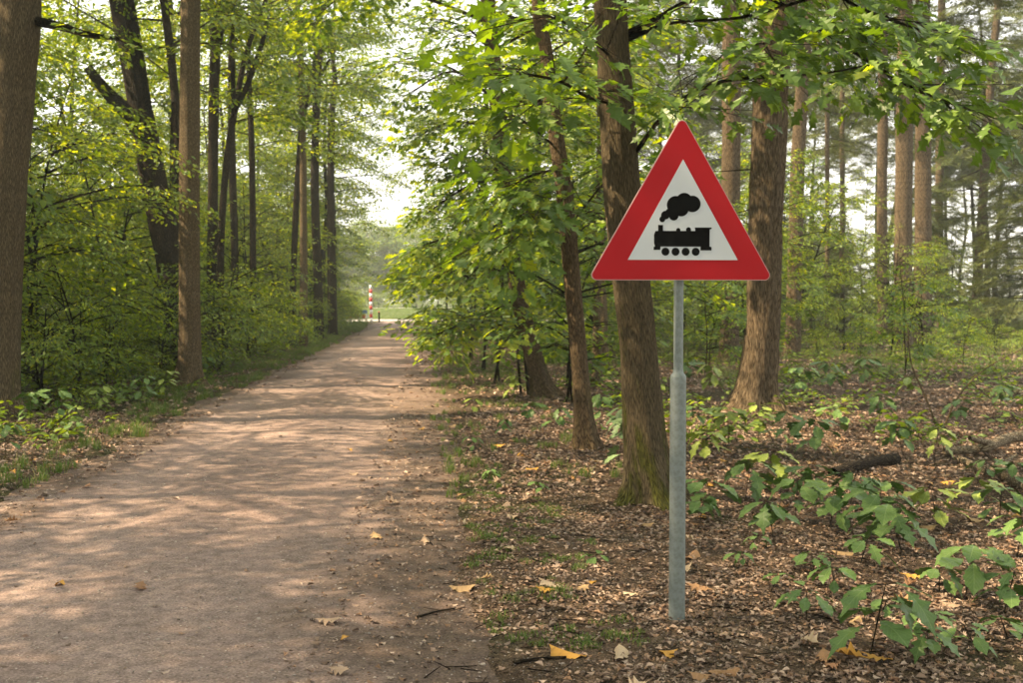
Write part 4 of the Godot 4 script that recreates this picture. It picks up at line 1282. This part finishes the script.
# ---------------------------------------------------------------- scene
func _ready() -> void:
	var cam := Camera3D.new()
	cam.name = "camera"
	cam.fov = rad_to_deg(2.0 * atan(342.0 / 1100.0))
	cam.position = Vector3(0, 1.66, 0)
	cam.rotation = Vector3(-atan(42.0 / 1100.0), -atan(84.0 / 1100.0), 0)
	cam.near = 0.05
	cam.far = 3000.0
	var lens := CameraAttributesPhysical.new()
	lens.frustum_focal_length = 38.6
	lens.frustum_focus_distance = 5.8
	lens.frustum_near = 0.05
	lens.frustum_far = 3000.0
	lens.exposure_aperture = 5.0
	cam.attributes = lens
	add_child(cam)
	cam.current = true

	var env := Environment.new()
	env.background_mode = Environment.BG_SKY
	var sky := Sky.new()
	var sm := ProceduralSkyMaterial.new()
	sm.sky_top_color = Color(0.86, 0.87, 0.88)
	sm.sky_horizon_color = Color(1.0, 0.98, 0.945)
	sm.sky_curve = 0.18
	sm.ground_horizon_color = Color(0.6, 0.6, 0.55)
	sm.ground_bottom_color = Color(0.2, 0.2, 0.15)
	sky.sky_material = sm
	env.sky = sky
	env.background_energy_multiplier = 0.8
	env.tonemap_mode = Environment.TONE_MAPPER_LINEAR
	env.tonemap_exposure = 3.7
	env.sdfgi_enabled = true
	env.ssao_enabled = true
	env.ssil_enabled = true
	env.fog_enabled = true
	env.fog_density = 0.0011
	env.fog_light_color = Color(0.93, 0.96, 0.92)
	var we := WorldEnvironment.new()
	we.name = "environment"
	we.environment = env
	add_child(we)

	var sun := DirectionalLight3D.new()
	sun.name = "sun"
	sun.light_energy = 1.6
	sun.light_color = Color(1.0, 0.90, 0.74)
	sun.light_angular_distance = 0.5
	sun.shadow_enabled = true
	add_child(sun)
	var elev := deg_to_rad(46.0)
	var azim := deg_to_rad(4.0)
	var from := Vector3(-cos(elev) * cos(azim), sin(elev), cos(elev) * sin(azim))
	sun.look_at_from_position(from * 50.0, Vector3.ZERO, Vector3.UP)

	rng.seed = 7
	relief.seed = 12
	relief.frequency = 0.02
	relief.fractal_octaves = 3
	make_materials()
	make_ground()
	make_sprays()
	make_leaf_meshes()
	print("ground ", Time.get_ticks_msec())
	featured_trees()
	print("trees ", Time.get_ticks_msec())
	woodland()
	print("wood ", Time.get_ticks_msec())
	make_sign()
	far_end()
	rng.seed = 31
	stick("fallen_branch", "long pale fallen branch angled toward the right edge, nearer of two", [[5.1, -8.7], [5.3, -9.65], [5.38, -10.25], [5.48, -10.95]], 0.06, 0.03, M.bark["log"], [[[5.32, -9.75], [5.56, -10.15, 0.06], [5.8, -10.4, 0.1]]])
	stick("fallen_branch", "grey crooked fallen branch by the right edge, farther of two", [[7.15, -11.85, 0.08], [6.5, -11.7, 0.1], [6.0, -11.3, 0.03], [5.85, -11.32], [5.52, -11.35]], 0.065, 0.045, M.bark["log"], [[[6.12, -11.4, 0.05], [5.85, -11.2, 0.1], [5.65, -11.05, 0.18]]])
	stick("fallen_log", "dark short log lying on the litter before the sunlit leaves", [[3.75, -9.9], [4.28, -10.4, 0.01], [4.80, -10.92, 0.02]], 0.05, 0.06, M.bark["dark"])
	stick("fallen_stick", "short stick lying on the right edge of the road", [[-0.06, -5.62], [0.05, -5.72, 0.005], [0.15, -5.78]], 0.007, 0.004, M.bark["dark"])
	stick("fallen_stick", "straight stick beside the ochre leaf at the bottom edge", [[0.38, -4.84], [0.5, -4.86, 0.004], [0.62, -4.87]], 0.009, 0.006, M.bark["dark"])
	stick("dead_stem", "tall pale bare dead stem curving up before the trio of pines", [[6.6, -13.8], [6.5, -13.9, 0.35], [6.3, -13.9, 0.8], [6.25, -13.9, 1.25]], 0.018, 0.006, M.bark["pale"])
	stick("dead_stem", "forked pale dead stem leaning right beside the curved stem", [[6.62, -13.6], [6.8, -13.6, 0.4], [7.1, -13.5, 0.75], [7.6, -13.4, 1.05]], 0.014, 0.004, M.bark["pale"], [[[6.9, -13.55, 0.5], [7.25, -13.5, 0.45]]])
	seedlings()
	print("seedlings ", Time.get_ticks_msec())
	litter()
	pebbles()
	grass()
	ground_cover()
	var post := Vector2(1.25, -5.41)
	var rugged := Vector2(4.76, -15.6)
	tell_apart("seedlings right of the sign", post, "knee high oak seedling right of the sign", "its post")
	tell_apart("seedlings before the pines", rugged, "oak seedling on the forest floor", "the rugged brown trunk")
	tell_apart("seedlings on the left verge", Vector2(-5.67, -15), "broad leaved seedling on the left verge", "the trunk at the left edge")
	tell_apart("tiny seedlings in the litter", post, "tiny green seedling in the brown litter", "the sign post")
	tell_apart("seedlings at the mossy trunk", post, "tall pale seedling by the mossy trunk", "the sign post")
	tell_apart("young trees between the pines", rugged, "loose leafy young tree between the pines", "the broad rugged trunk")
	tell_apart("young conifers on the right", Vector2(16.3, -35), "feathery young conifer among the pines", "the trio of pines")
	tell_apart("trees lining the right side of the road", Vector2(1.94, -18.2), "leafy tree lining the right of the road", "the leaning red oak")
	tell_apart("trees leaning over the far road", Vector2(-4.1, -80.5), "tall tree overhanging the far road from the left", "the striped post")
	tell_apart("trees leaning over the far road from the right", Vector2(-4.1, -80.5), "tall tree overhanging the far road from the right", "the striped post")
	tell_apart("trees of the wood left of the road", Vector2(-4.37, -20.6), "dark slim woodland tree left of the road", "the pale straight trunk")
	tell_apart("shrubs along the left verge", Vector2(-4.37, -20.6), "low green shrub on the left verge", "the pale straight trunk")
	tell_apart("undergrowth bushes on the right", rugged, "leafy undergrowth bush below the pines", "the broad rugged trunk")
	tell_apart("distant pines on the right", Vector2(16.3, -35), "distant bare trunked pine in the open wood", "the trio of pines")
	print("all ", Time.get_ticks_msec())
